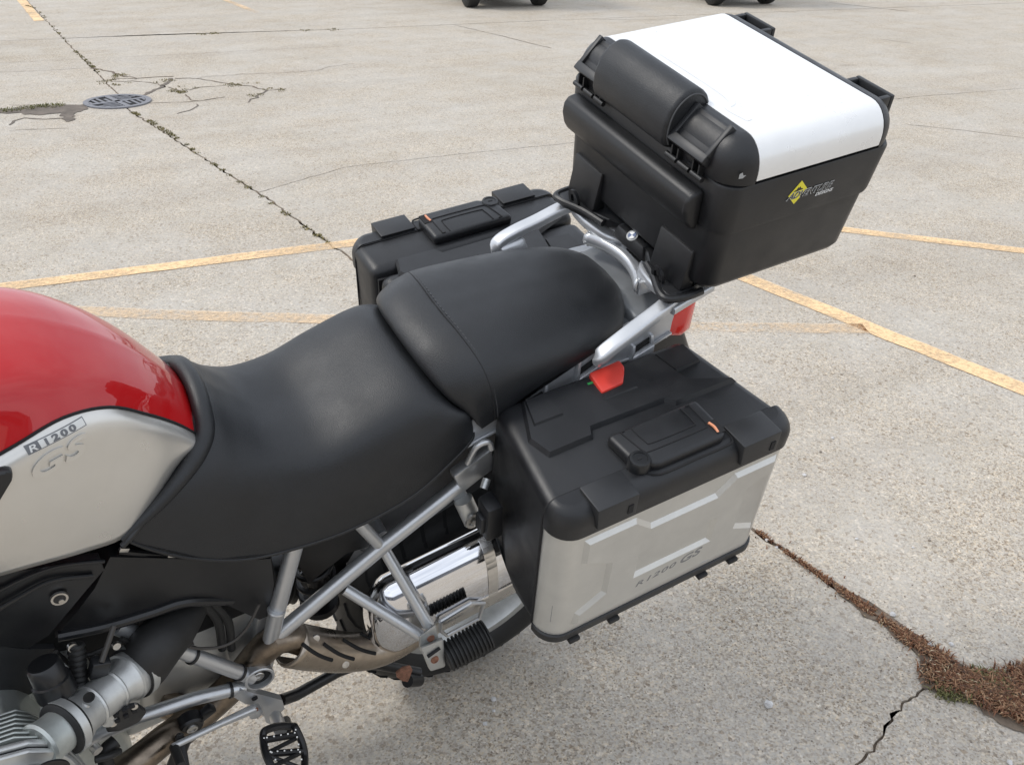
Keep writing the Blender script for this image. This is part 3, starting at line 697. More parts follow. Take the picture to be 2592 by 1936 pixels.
# ------------------------------------------------------------------ side panniers
def pannier(s, label):
    """s = -1 left (towards the camera), +1 right"""
    side = 'left' if s < 0 else 'right'
    t = root('pannier', label, 'pannier', (.26, .36 * s, .40), None, 'side panniers')
    def P(name, geo, mat, par=None, sharp=35): return obj(name, geo if s < 0 else mirror(geo), mat, par or t, sharp)
    poly = [(-.412, .412), (-.412, .775), (-.158, .775), (-.158, .565), (-.215, .555), (-.255, .530), (-.267, .462), (-.306, .416)] if s < 0 else [(-.412, .43), (-.412, .775), (-.2925, .775), (-.2925, .43)]
    def fb(u, v, w):
        x = (.020 + (.006 if v < .5 else 0)) if w == 0 else .516 - (.012 if v < .5 else 0)
        if u > -.20: x += .035 if w == 0 else -.045
        return V(x, u, v)
    body = P('body', prism(poly, fb, .022, 4), 'plastic', None, 50)
    if s > 0:
        P('inner_shell', prism([(-.2865, .43), (-.2865, .770), (-.158, .770), (-.158, .43)], lambda u, v, w: V(.026 + (.03 if u > -.20 else 0) if w == 0 else .508, u, v), .022, 4), 'plastic', None, 50)
        P('parting_line', box(.03, .49, -.2925, -.2865, .45, .755), 'dark_gap', body)
    sp_ = [V(.0205, -.3872, .43), V(.0200, -.3872, .72)] + cr([V(.0198, -.3872, .742), V(.0235, -.3872, .760), V(.031, -.3872, .770), V(.043, -.3872, .7757), V(.07, -.3872, .7757)], 3) + [V(.49, -.3872, .7757)]
    P('lid_seam', sweep(sp_, [(-.0014, -.0016), (.0014, -.0016), (.0014, .0010), (-.0014, .0010)], up=(-.6, 0, .8)), 'dark_gap', body)
    # raised mouldings on the top
    def ft(u, v, w): return V(u, v, .7748 + w)
    mould = [(.078, -.308), (.168, -.306), (.178, -.288), (.33, -.290), (.345, -.306), (.485, -.306), (.478, -.294), (.405, -.262), (.388, -.175), (.10, -.175), (.064, -.262)]
    P('top_moulding', emboss(mould, [], ft, .005, .009), 'plastic', body, 20)
    P('top_pad', emboss([(.088, -.240), (.148, -.240), (.148, -.180), (.104, -.180)], [], lambda u, v, w: V(u, v, .7838 + w), .002, .004), 'plastic', body, 20)
    P('top_pad', emboss([(.398, -.236), (.458, -.232), (.458, -.178), (.388, -.178)], [], ft, .0025, .006), 'plastic', body, 20)
    P('rib', emboss([(.235, -.243), (.305, -.243), (.305, -.232), (.235, -.232)], [], lambda u, v, w: V(u, v, .7838 + w), .002, .003), 'plastic', body, 20)
    # outer shell: bottom rail, pressed aluminium face, black lid rim
    def plan(z, g=0.0): return [V(x, y, z) for x, y in rrect(.0215 + g * .75, .520 - g * .75, -.4385 + g, -.3885, .0, 8, (min(.034, .047 - g), .002, .002, min(.045, .047 - g)))]
    P('outer_panel', stack([plan(.427, .0015), plan(.722, .0015)]), 'alu_panel', None, 50)
    lr = [plan(.7185, 0), plan(.7195, -.0025), plan(.744, -.003)]
    for k in range(1, 9):
        a_ = math.radians(90 * k / 8); lr.append(plan(.744 + .0345 * math.sin(a_), -.003 + .028 * (1 - math.cos(a_))))
    lidr = P('lid_rim', stack(lr), 'plastic', None, 50)
    rail = P('bottom_rail', stack([plan(.404, .006), plan(.4065, .001), plan(.412, -.0025), plan(.4285, -.0025), plan(.4305, 0)]), 'plastic', None, 40)
    for x in (.085, .175, .389, .467): P('foot', box(x - .012, x + .012, -.445, -.40, .392, .402, .003), 'rubber', rail)
    # embossed pattern
    pts = [(.073, .450), (.488, .450), (.488, .505), (.437, .533), (.437, .640), (.490, .660), (.490, .702), (.392, .702), (.356, .668), (.214, .668), (.178, .703), (.073, .703), (.073, .640), (.131, .603), (.131, .520), (.077, .487)]
    rec = [(.196, .523), (.375, .523), (.375, .597), (.196, .597)]
    P('pressed_pattern', emboss(pts, [rec], lambda u, v, w: V(u, -.4366 - w, v), .0080, .0076), 'alu_panel', None, 20)
    if s < 0:
        T = basis(V(.205, -.4442, .4875), (1, 0, .085), (0, 0, 1))
        letters = obj('lettering', text_geo('R1200', .0195, T, .0001, .30, .0003, 1.18, 1.58), 'label_grey', t)
        obj('lettering', text_geo('GS', .0295, T @ Matrix.Translation((.100, -.003, 0)), .0001, .30, .0008, 1.05, 1.36), 'label_grey', t)
        obj('scratch', flat([(0, 0), (.001, 0), (.0008, .05), (0, .052)], basis(V(.024, -.4387, .50), (1, 0, 0), (.02, 0, 1)), .0003), 'dark_print', t)
        obj('scuff_mark', flat([(0, 0), (.02, .0), (.024, .003), (.004, .004)], basis(V(.366, -.4442, .456), (1, 0, -.1), (0, 0, 1)), .0003), 'grey_print', t)
    # latches
    for x0, x1 in ((.083, .164), (.382, .468)):
        c8 = [V(x0 + .004, -.4490, .7335), V(x1 - .001, -.4490, .7335), V(x1 - .001, -.415, .7335), V(x0 + .004, -.415, .7335), V(x0, -.4480, .7845), V(x1, -.4480, .7845), V(x1, -.3895, .7845), V(x0, -.3895, .7845)]
        la = P('latch', hexa(c8, .003, 2), 'plastic_grey', None)
        P('latch_slot', box(x1 - .020, x1 - .010, -.4497, -.440, .745, .765), 'dark_gap', la)
    # carrying handle
    fx = (lambda x: x) if s < 0 else (lambda x: .549 - x)
    def fh(u, v, w): return V(fx(u), v, .772 + w * .024)
    ho = [(.180, -.324), (.372, -.322), (.373, -.404), (.362, -.417), (.222, -.417), (.186, -.392)]
    if s > 0: ho = ho[::-1]
    h = P('handle', prism(ho, fh, .009, 3), 'plastic', None, 50)
    gl = cr([V(fx(x), y, .7966) for x, y in ((.212, -.330), (.205, -.330), (.205, -.334), (.212, -.372), (.216, -.384), (.228, -.388), (.335, -.388), (.348, -.384), (.350, -.372), (.350, -.334), (.350, -.330), (.343, -.330))], 3)
    P('handle_groove', sweep(gl, [(-.0011, -.001), (.0011, -.001), (.0011, .0006), (-.0011, .0006)], up=(0, 0, 1)), 'dark_gap', h)
    g2 = cr([V(fx(x), y, .7966) for x, y in ((.226, -.330), (.230, -.366), (.240, -.374), (.322, -.374), (.332, -.366), (.332, -.330))], 4)
    P('handle_groove', sweep(g2, [(-.0009, -.001), (.0009, -.001), (.0009, .0006), (-.0009, .0006)], up=(0, 0, 1)), 'dark_gap', h)
    gw = cr([V(fx(x), y, .7792) for x, y in ((.178, -.390), (.190, -.402), (.222, -.4255), (.30, -.4262), (.366, -.4262), (.380, -.418), (.382, -.40), (.380, -.386))], 4)
    P('handle_groove', sweep(gw, [(-.0016, -.002), (.0016, -.002), (.0016, .0006), (-.0016, .0006)], up=(0, 0, 1)), 'dark_gap', h)
    P('button_well', box(min(fx(.352), fx(.369)), max(fx(.352), fx(.369)), -.409, -.378, .786, .7968), 'dark_gap', h)
    P('release_button', sweep(cr([V(fx(.3535), -.381, .7975), V(fx(.3555), -.394, .7985), V(fx(.3545), -.406, .7965)], 4), [(-.002, -.003), (.002, -.003), (.002, .0012), (-.002, .0012)], up=(0, 0, 1)), 'orange_plastic', h)
    lk = P('lock', lathe((fx(.199), -.3945, .776), (0, 0, 1), [(0, .0205), (.019, .0195), (.0225, .0175), (.0228, .0130), (.0214, .0125), (.0214, .0)], 28), 'plastic_smooth', h)
    P('key_slot', box(fx(.199) - .005, fx(.199) + .005, -.3958, -.3932, .795, .7982), 'dark_gap', lk)
    # release lever, retaining catch at the front
    if s < 0:
        def fr(u, v, w): return V(u - .006, v - .006, .772 + w * .016 + (v + .222) * .12)
        P('release_lever', prism([(.243, -.221), (.292, -.217), (.305, -.200), (.316, -.186), (.316, -.168), (.246, -.172)], fr, .004, 2), 'red_plastic', None)
        P('position_mark', box(.228, .240, -.197, -.192, .7830, .7846), 'green_mark', None)
        c8 = [V(-.012, -.268, .548), V(.024, -.268, .548), V(.024, -.222, .548), V(-.012, -.228, .548), V(-.008, -.262, .628), V(.024, -.262, .628), V(.024, -.215, .628), V(-.008, -.220, .628)]
        cb = P('catch', hexa(c8, .006, 2), 'plastic', None)
        P('catch_tongue', box(-.018, -.008, -.256, -.232, .562, .604, .003), 'plastic_grey', cb)
    else:
        pass
    return t
panL = pannier(-1, 'left side pannier with red release lever and silver outer face, above the muffler')
panR = pannier(1, 'right side pannier half hidden behind the black seats')

# ================================================================== motorcycle
bike = root('motorcycle', 'red and silver motorcycle with black seats leaning on its side stand', 'motorcycle', (.09, 0, -.285))
def part(name, geo, mat, par=None, sharp=35): return obj(name, geo, mat, par or bike, sharp)

# ------------------------------------------------------------------ seats
rs = [[(-.412, 0, .905), (-.415, .05, .897), (-.424, .09, .875), (-.455, .12, .855), (-.51, .15, .83), (-.578, .17, .80)],
      [(-.392, 0, .893), (-.394, .055, .886), (-.402, .100, .862), (-.428, .134, .836), (-.478, .158, .80), (-.545, .172, .752)],
      [(-.362, 0, .856), (-.364, .062, .850), (-.372, .112, .828), (-.392, .146, .796), (-.436, .164, .752), (-.492, .174, .697)],
      [(-.318, 0, .814), (-.318, .07, .812), (-.323, .126, .795), (-.338, .153, .757), (-.376, .170, .704), (-.418, .177, .650)],
      [(-.25, 0, .799), (-.25, .08, .799), (-.25, .142, .783), (-.262, .166, .741), (-.295, .178, .688), (-.33, .180, .630)],
      [(-.17, 0, .824), (-.17, .08, .823), (-.17, .146, .805), (-.178, .172, .757), (-.20, .182, .70), (-.23, .182, .626)],
      [(-.09, 0, .847), (-.09, .08, .846), (-.086, .146, .826), (-.09, .173, .776), (-.10, .182, .72), (-.115, .182, .650)],
      [(-.050, 0, .842), (-.050, .08, .840), (-.042, .144, .820), (-.030, .171, .788), (-.026, .178, .745), (-.03, .177, .700)],
      [(-.026, 0, .815), (-.026, .08, .813), (-.016, .138, .796), (.000, .163, .785), (.004, .169, .752), (.006, .169, .722)],
      [(-.012, 0, .778), (-.012, .08, .777), (-.003, .13, .768), (.009, .152, .770), (.013, .160, .750), (.014, .160, .730)]]
rseat = part('rider_seat', half_loft(rs, 6, 6), 'vinyl', None, 70)
# rolled front lip and lower edge of the rider seat
edge = [V(*p) for p in rs[0]]; lip = cr([V(p.x, p.y, p.z) for p in reversed(edge)] + [V(p.x, -p.y, p.z) for p in edge[1:]], 6)
nl = len(lip) - 1
part('front_lip', sweep([p + V(.006 * math.sin(math.pi * i / nl), 0, -.004 - .004 * math.sin(math.pi * i / nl)) for i, p in enumerate(lip)], circ(.0150, 14), scale=[.42 + .58 * min(1, 1.6 * math.sin(math.pi * i / nl)) for i in range(nl + 1)]), 'vinyl', rseat, 70)
low = cr([V(r[-1][0], r[-1][1], r[-1][2]) for r in rs], 5)
for sg in (-1, 1): part('lower_edge', tube([V(p.x, p.y * sg, p.z) for p in low], .0028, 8), 'vinyl_side', rseat)
ps = [[(-.010, 0, .818), (-.006, .08, .814), (.004, .13, .79), (.014, .152, .768), (.022, .160, .75), (.028, .162, .738)],
      [(-.047, 0, .842), (-.043, .08, .836), (-.027, .136, .813), (.002, .160, .780), (.016, .168, .757), (.026, .169, .741)],
      [(-.056, 0, .868), (-.051, .08, .861), (-.034, .139, .838), (-.004, .164, .802), (.013, .172, .770), (.025, .172, .744)],
      [(-.034, 0, .887), (-.030, .08, .881), (-.014, .138, .859), (.003, .166, .825), (.016, .174, .785), (.028, .173, .747)],
      [(.000, 0, .896), (.004, .08, .891), (.014, .138, .871), (.022, .166, .838), (.030, .175, .796), (.036, .173, .750)],
      [(.05, 0, .897), (.05, .08, .893), (.052, .138, .876), (.056, .166, .846), (.060, .175, .806), (.064, .172, .762)],
      [(.15, 0, .894), (.15, .08, .890), (.15, .132, .874), (.15, .160, .848), (.15, .169, .820), (.15, .166, .795)],
      [(.25, 0, .888), (.25, .078, .884), (.25, .122, .870), (.25, .148, .848), (.25, .158, .828), (.25, .156, .810)],
      [(.33, 0, .880), (.33, .066, .876), (.33, .104, .863), (.33, .128, .845), (.33, .137, .830), (.33, .136, .815)],
      [(.375, 0, .867), (.373, .052, .864), (.369, .082, .853), (.364, .102, .840), (.36, .109, .828), (.358, .108, .815)],
      [(.398, 0, .842), (.395, .036, .841), (.390, .056, .836), (.384, .070, .829), (.380, .076, .822), (.378, .076, .812)]]
pseat = part('passenger_seat', half_loft(ps, 6, 6), 'vinyl', None, 70)
# stitched seam across the front of the passenger seat
def on_ring(r, off): 
    P = [V(*p) for p in r]; return [p + V(0, 0, off) for p in P]
sm = [V(.022, 0, .8975), V(.026, .08, .893), V(.033, .139, .874), (V(.039, .1665, .842)), V(.044, .1757, .801), V(.050, .1742, .757)]
for off, r_, m_ in ((0, .0011, 'dark_gap'), (.0055, .0009, 'thread')):
    pth = cr([V(p.x + off, p.y, p.z) for p in reversed(sm)] + [V(p.x + off, -p.y, p.z) for p in sm[1:]], 8)
    if m_ == 'thread':
        st = [tube([pth[i] + V(0, 0, .0004), pth[i + 1] + V(0, 0, .0004)], r_, 5) for i in range(0, len(pth) - 1, 1) if i % 1 == 0]
        dn = []
        for a, b in zip(pth, pth[1:]):
            L = (b - a).length; n = max(1, int(L / .006))
            for k in range(n): dn.append(tube([a.lerp(b, (k + .15) / n), a.lerp(b, (k + .75) / n)], r_, 5))
        part('stitching', join(*dn), m_, pseat)
    else: part('seam', tube(pth, r_, 6), m_, pseat)
part('seat_bracket', hexa([V(-.06, -.058, .832), V(.06, -.092, .800), V(.065, -.080, .800), V(-.055, -.046, .832), V(-.06, -.058, .838), V(.06, -.092, .806), V(.065, -.080, .806), V(-.055, -.046, .838)], .001), 'plastic_grey')

# ------------------------------------------------------------------ fuel tank
tk = [[(-.402, 0, .842), (-.403, .030, .840), (-.404, .055, .832), (-.405, .072, .820)],
      [(-.425, 0, .905), (-.427, .034, .901), (-.428, .066, .886), (-.428, .086, .866)],
      [(-.450, 0, .953), (-.452, .038, .947), (-.453, .070, .932), (-.453, .092, .908)],
      [(-.485, 0, 1.003), (-.486, .043, .997), (-.487, .080, .982), (-.488, .104, .955)],
      [(-.53, 0, 1.050), (-.531, .050, 1.044), (-.532, .092, 1.030), (-.533, .119, 1.004)],
      [(-.59, 0, 1.093), (-.59, .056, 1.087), (-.59, .106, 1.070), (-.59, .140, 1.029)],
      [(-.66, 0, 1.120), (-.66, .062, 1.113), (-.66, .120, 1.090), (-.66, .158, 1.022)],
      [(-.75, 0, 1.132), (-.75, .068, 1.124), (-.75, .130, 1.096), (-.75, .171, 1.006)],
      [(-.86, 0, 1.118), (-.86, .068, 1.110), (-.86, .130, 1.080), (-.86, .171, .985)],
      [(-.94, 0, 1.08), (-.94, .062, 1.072), (-.94, .115, 1.040), (-.94, .155, .96)],
      [(-.97, 0, 1.03), (-.97, .055, 1.026), (-.97, .10, 1.0), (-.97, .135, .94)]]
tank = part('fuel_tank', half_loft(tk, 6, 6), 'red_paint', None, 60)
# silver side covers: upper edge follows the tank, lower edge runs back under the seat nose
cov_t = [r[-1] for r in tk[1:]]
cov_b = [(-.448, .100, .862), (-.478, .118, .845), (-.520, .145, .823), (-.572, .168, .800), (-.63, .178, .810), (-.70, .184, .826), (-.79, .188, .843), (-.87, .186, .85), (-.94, .17, .86), (-.965, .15, .87)]
def cover(sg):
    rows = []
    for a, b in zip(cov_t, cov_b):
        a = V(*a); b = V(*b); r = []
        for t, bul in ((0, -.001), (.035, .0065), (.08, .0115), (.15, .0145), (.32, .0160), (.55, .0150), (.8, .0100), (1, .003)):
            p = a.lerp(b, t); p.y += bul; r.append(V(p.x, p.y * sg, p.z))
        rows.append(cr(r, 4))
    rows = [list(r) for r in zip(*[cr(list(c), 6) for c in zip(*rows)])]
    o = part('side_cover', skin_grid(rows), 'tank_silver', None, 60)
    m = o.modifiers.new('thickness', 'SOLIDIFY'); m.thickness = .004; m.offset = -1
    return o, rows
covL, rowsL = cover(-1); covR, _ = cover(1)
# black strip between cover and seat
for sg in (-1, 1):
    part('cover_trim', tube(cr([V(-.432, .093 * sg, .868), V(-.455, .113 * sg, .853), V(-.50, .140 * sg, .832), V(-.556, .169 * sg, .802), V(-.580, .174 * sg, .786)], 5), .0052, 8), 'plastic_smooth')
    part('tank_gasket', tube(cr([V(r[-1][0], (r[-1][1] + .0005) * sg, r[-1][2] + .0012) for r in tk[1:]], 5), .0022, 6), 'dark_gap', tank)
def cover_frame(px, py):
    """point and local frame on the left side cover under a picture point"""
    v = ray(px, py); best = None
    for i in range(len(rowsL) - 1):
        for j in range(len(rowsL[0]) - 1):
            q = (rowsL[i][j] + rowsL[i + 1][j + 1]) / 2; w = q - CAM_LOC; d = (w - v * (w.dot(v) / v.length_squared)).length
            if best is None or d < best[0]: best = (d, i, j)
    _, i, j = best; a, b, c = rowsL[i][j], rowsL[min(i + 1, len(rowsL) - 1)][j], rowsL[i][min(j + 1, len(rowsL[0]) - 1)]
    n = (b - a).cross(c - a).normalized(); n = n if n.y < 0 else -n
    t = (a - CAM_LOC).dot(n) / v.dot(n); return CAM_LOC + v * t, n
from mathutils.bvhtree import BVHTree
_cg = skin_grid(rowsL); BV = BVHTree.FromPolygons([tuple(v) for v in _cg[0]], _cg[1])
def drape(geo, M, n):
    out = []
    for v in geo[0]:
        p = M @ Vector((v[0], v[1], 0)); h = BV.ray_cast(p + n * .06, -n)
        out.append((h[0] if h[0] is not None else p) + n * (.0012 + v[2]))
    return out, geo[1]
def patch(x0, x1, y0, y1, z, nx=16, ny=4):
    vs = [(x0 + (x1 - x0) * i / nx, y0 + (y1 - y0) * j / ny, z) for i in range(nx + 1) for j in range(ny + 1)]
    return vs, [[i * (ny + 1) + j, (i + 1) * (ny + 1) + j, (i + 1) * (ny + 1) + j + 1, i * (ny + 1) + j + 1] for i in range(nx) for j in range(ny)]
pL, nL = cover_frame(72, 1152); pR, _ = cover_frame(219, 1075)
nL = (nL + V(0, -.5, .2)).normalized()
u = (pR - pL).normalized(); vv = nL.cross(u); BM = basis(pL, u, vv); BN = BM.col[2].xyz; Lb = (pR - pL).length; hb = Lb * .168; I4 = Matrix.Identity(4)
bd = part('badge', drape(patch(0, Lb, 0, hb, 0), BM, BN), 'dark_print')
part('badge_field', drape(patch(Lb * .215, Lb * .985, hb * .09, hb * .91, .0005), BM, BN), 'badge_field', bd)
part('lettering', drape(text_geo('R', hb * .95, Matrix.Translation((Lb * .03, hb * .16, .0007)), .0001, .15, .0002, 1, 1.45), BM, BN), 'badge_field', bd)
part('lettering', drape(text_geo('1200', hb * .92, Matrix.Translation((Lb * .27, hb * .17, .0010)), .0001, .0, .0006, 1.35, 1.42), BM, BN), 'dark_print', bd)
p2, n2 = cover_frame(74, 1212); p3, _ = cover_frame(222, 1128); u2 = (p3 - p2).normalized(); GM = basis(p2, u2, nL.cross(u2)); GN = GM.col[2].xyz
# raised GS
part('raised_lettering', drape(text_geo('GS', Lb * .47, Matrix.Translation((-.002, -Lb * .07, -.0008)), .0016, .36, .0012, 1.10, 1.62), GM, GN), 'tank_silver', None, 25)
# black grip pad at the leading edge of the cover
gp, gn = cover_frame(14, 1206)
gM = basis(gp, (1, 0, .12), (0, .1, 1))
part('grip_trim', xf(prism([(-.12, -.045), (-.030, -.036), (.006, -.004), (.012, .008), (.006, .014), (-.02, .020), (-.12, .028)], lambda a, b, w: V(a, b, -.006 + w * .016), .004), gM), 'plastic_smooth')

# ------------------------------------------------------------------ plastics under the cover and seat
def plate(name, pts, mat, th=.006, par=None, bev=.002):
    """pts: (x, y, z) outline -> plate thickened inwards"""
    bm = bmesh.new(); P = [Vector(p) for p in pts]; a = [bm.verts.new(p) for p in P]; b = [bm.verts.new(p + V(0, th, 0)) for p in P]; n = len(P)
    f1 = bm.faces.new(a); f2 = bm.faces.new(b[::-1])
    for i in range(n): bm.faces.new([a[i], b[i], b[(i + 1) % n], a[(i + 1) % n]])
    bmesh.ops.triangulate(bm, faces=[f1, f2])
    return part(name, bm, mat, par, 25)
# knee panel ahead (left edge of the picture)
kp = plate('knee_panel', [Pd(*p) for p in ((-60, 1255, -.168), (0, 1240, -.170), (215, 1205, -.168), (225, 1230, -.166), (190, 1270, -.165), (105, 1372, -.160), (60, 1400, -.158), (0, 1395, -.160), (-60, 1395, -.160))], 'plastic_smooth', .012)
part('panel_ridge', tube(cr([Pd(-30, 1332, -.172), Pd(40, 1290, -.173), Pd(110, 1255, -.173), Pd(200, 1243, -.170)], 6), .0035, 8), 'plastic_smooth', kp)
part('panel_ridge', tube(cr([Pd(-30, 1290, -.172), Pd(60, 1245, -.173), Pd(130, 1222, -.173), Pd(225, 1212, -.170)], 6), .003, 8), 'plastic_smooth', kp)
kb = Pd(128, 1290, -.170)
fs_ = part('fastener', lathe(kb, (0, -1, .1), [(0, .0125), (.004, .012), (.004, .0088), (.002, .0085), (.002, .0)], 24), 'bolt_steel', kp)
part('fastener_slot', lathe(kb + V(0, -.003, 0), (0, -1, .1), [(0, .0086), (.0006, .0086), (.0006, .0)], 20), 'plastic_smooth', fs_)
part('fastener_head', lathe(kb + V(.001, -.0036, -.005), (0, -1, .1), [(0, .0045), (.002, .004), (.002, .0)], 14), 'bolt_steel', fs_)
lower = plate('lower_panel', [Pd(*p) for p in ((-60, 1395, -.157), (0, 1395, -.156), (60, 1402, -.154), (118, 1400, -.152), (80, 1480, -.140), (52, 1530, -.135), (-10, 1560, -.135), (-60, 1560, -.14))], 'plastic_grey', .01)
# battery / airbox cover under the seat
cp = [(238, 1203, -.158), (330, 1205, -.160), (520, 1212, -.160), (585, 1206, -.158), (592, 1260, -.154), (580, 1330, -.146), (560, 1338, -.142), (480, 1302, -.148), (400, 1312, -.152), (330, 1334, -.150), (250, 1358, -.146), (120, 1376, -.140), (160, 1330, -.150), (205, 1270, -.156)]
ac = plate('airbox_cover', [Pd(*p) for p in cp], 'plastic_smooth', .10)
part('cover_flute', tube(cr([Pd(125, 1374, -.145), Pd(230, 1352, -.150), Pd(330, 1322, -.154), Pd(400, 1300, -.154), Pd(500, 1296, -.143)], 6), .009, 10, 0, None), 'plastic_smooth', ac)
part('cavity_shade', box(-.80, -.36, -.10, .10, .38, .80, .02), 'dark_gap')  # solid near-black block put in for the shade behind the covers
part('black_rail', tube([Pd(255, 1190, -.150), Pd(420, 1206, -.150), Pd(540, 1208, -.146)], .006, 8), 'black_metal')  # black tube running along the lower edge of the seat
for p_ in ((268, 1186), (372, 1198), (516, 1205)): part('trim_clip', xf(box(-.007, .007, -.003, .003, -.004, .004, .001), Matrix.Translation(Pd(*p_, -.164)) @ Matrix.Rotation(.6, 4, 'Y')), 'bolt_steel')

# ------------------------------------------------------------------ silver tube frame
def ftube(name, pts, r, par=None, n=18): return part(name, tube([Vector(p) for p in pts], r, n), 'silver_paint', par)
boss = Pd(563, 1468, -.178); b_in = V(boss.x, boss.y + .05, boss.z)
for sg in (-1, 1):
    def q(p): return V(p.x, p.y * (-sg), p.z)
    A0, A1, A2 = Pd(567, 1462, -.146), Pd(600, 1312, -.155), Pd(640, 1165, -.145)
    dn = ftube('frame_tube', [q(A0), q(A1), q(A2)], .0155)
    mt = ftube('subframe_tube', [q(Pd(590, 1378, -.152)), q(Pd(825, 1180, -.152)), q(Pd(1042, 1008, -.152)), q(V(.20, -.150, .66)), q(V(.40, -.13, .70))], .0150)
    ftube('subframe_tube', [q(Pd(822, 1178, -.150)), q(Pd(765, 1118, -.135)), q(Pd(735, 1085, -.13))], .0125)
    D1, E1 = Pd(926, 1350, -.258), Pd(908, 1372, -.258)
    ftube('subframe_tube', [q(Pd(832, 1190, -.152)), q(D1)], .0115)
    ftube('subframe_tube', [q(Pd(745, 1272, -.152)), q(E1)], .0115)
    ftube('frame_tube', [q(Pd(545, 1462, -.165)), q(Pd(380, 1402, -.150)), q(Pd(250, 1352, -.14))], .0140)
    ftube('frame_tube', [q(Pd(528, 1482, -.165)), q(Pd(420, 1508, -.165)), q(Pd(300, 1547, -.165)), q(Pd(180, 1600, -.16))], .0130)
    bo = q(boss)
    pb = part('swingarm_boss', lathe(bo + V(0, .03 * -sg * -1 if sg > 0 else .03, 0), (0, -1 if sg > 0 else 1, 0), [(0, .028), (.030, .029), (.034, .0275), (.034, .0225), (.020, .022), (.020, 0)], 32), 'silver_paint') if False else None
bx_ = part('pivot_housing', lathe(b_in, (-.02, -1, .12), [(0, .024), (.045, .029), (.052, .0285), (.0535, .0265), (.0535, .0235), (.036, .023), (.036, .0)], 36), 'silver_paint')
part('pivot_cup', lathe(b_in + V(-.0008, -.041, .0049), (-.02, -1, .12), [(0, .0232), (.001, .0232), (.001, .0)], 30), 'void_black', bx_)
part('pivot_bolt', lathe(b_in + V(-.0009, -.042, .005), (-.02, -1, .12), [(0, .0105), (.0035, .0105), (.0045, .0092), (.0045, .005), (.002, .0045), (.002, 0)], 20), 'bolt_steel', bx_)
part('weld_collar', lathe(Pd(597, 1318, -.16), Pd(640, 1165, -.145) - Pd(597, 1318, -.16), [(-.003, .016), (0, .0172), (.003, .016)], 20), 'silver_paint')
part('subframe_cross_tube', tube([V(-.16, -.13, .50), V(-.16, .13, .50)], .012), 'silver_paint')
part('rear_cross_tube', tube([V(.05, -.15, .612), V(.05, .15, .612)], .012), 'silver_paint')
part('subframe_bracket', hexa([V(-.01, -.168, .585), V(.06, -.168, .615), V(.06, -.146, .615), V(-.01, -.146, .585), V(-.03, -.170, .640), V(.05, -.170, .675), V(.05, -.146, .675), V(-.03, -.146, .640)], .006), 'silver_paint')
part('hanger_hook', tube(cr([Pd(1010, 1000, -.170), Pd(1030, 965, -.175), Pd(1055, 955, -.18), Pd(1062, 970, -.185)], 5), .006, 10), 'silver_paint')

# footrest plate under the pivot
fp = plate('footrest_plate', [Pd(*p) for p in ((520, 1490, -.178), (565, 1500, -.180), (610, 1512, -.182), (615, 1530, -.182), (600, 1545, -.184), (588, 1565, -.184), (575, 1560, -.184), (566, 1525, -.182), (530, 1520, -.180), (505, 1505, -.178))], 'silver_paint', .014)
part('plate_hole', lathe(Pd(550, 1507, -.1805), (0, -1, 0), [(0, .006), (.002, .006), (.002, 0)], 14), 'dark_gap', fp)
part('stand_tube', tube([Pd(606, 1512, -.16), Pd(640, 1500, -.14), Pd(730, 1450, -.10), Pd(800, 1425, -.08)], .0125, 14), 'black_metal')
# gear shift lever
gl_ = part('shift_lever', tube([Pd(548, 1530, -.205), Pd(470, 1565, -.225), Pd(372, 1612, -.245)], .0075, 12, 0, [1.25, .85, .75]), 'silver_paint')
part('shift_pivot', lathe(Pd(548, 1528, -.19), (0, -1, 0), [(0, .013), (.016, .013), (.018, .010), (.018, 0)], 22), 'silver_paint', gl_)
part('shift_bolt', lathe(Pd(551, 1531, -.208), (0, -1, 0), [(0, .006), (.003, .006), (.003, 0)], 14), 'rust_bolt', gl_)
part('shift_rubber', tube([Pd(376, 1612, -.243), Pd(392, 1655, -.30)], .0085, 12), 'rubber', gl_)
# side stand pivot and leg
sp_ = Pd(412, 1560, -.20)
ss = part('side_stand', tube([Pd(412, 1562, -.195), Pd(392, 1612, -.205), Pd(372, 1660, -.215), V(-.70, -.30, .02), V(-.74, -.38, -.10)], .0135, 14), 'black_metal')
part('stand_pivot', xf(lathe((0, 0, 0), (0, -1, 0), [(0, .022), (.020, .022), (.024, .019), (.024, .0)], 28), Matrix.Translation(sp_ + V(0, .012, 0))), 'black_metal', ss)
part('stand_bolt', lathe(sp_ + V(-.001, -.0115, -.001), (0, -1, 0), [(0, .0105), (.003, .0100), (.003, .007), (.0015, .0068), (.0015, 0)], 22), 'bolt_steel', ss)
part('stand_switch', xf(box(-.018, .026, -.008, .008, -.008, .012, .004), Matrix.Translation(Pd(438, 1545, -.195)) @ Matrix.Rotation(-.5, 4, 'Y')), 'black_metal', ss)
sp0, sp1_ = Pd(388, 1590, -.225), Pd(400, 1655, -.255)
hl = [sp0.lerp(sp1_, k / 120) + V(math.cos(k * .9), .5 * math.sin(k * .9), math.sin(k * .9)) * .007 for k in range(121)]
part('stand_spring', tube(hl, .0017, 6), 'black_metal', ss)
part('stand_foot', hexa([V(-.775, -.425, -.172), V(-.705, -.425, -.179), V(-.705, -.365, -.193), V(-.775, -.365, -.186), V(-.765, -.41, -.155), V(-.715, -.41, -.160), V(-.715, -.375, -.168), V(-.765, -.375, -.163)], .003), 'black_metal', ss)
part('stand_shaft', tube([V(-.74, -.38, -.10), V(-.742, -.393, -.165)], .012, 12), 'black_metal', ss)
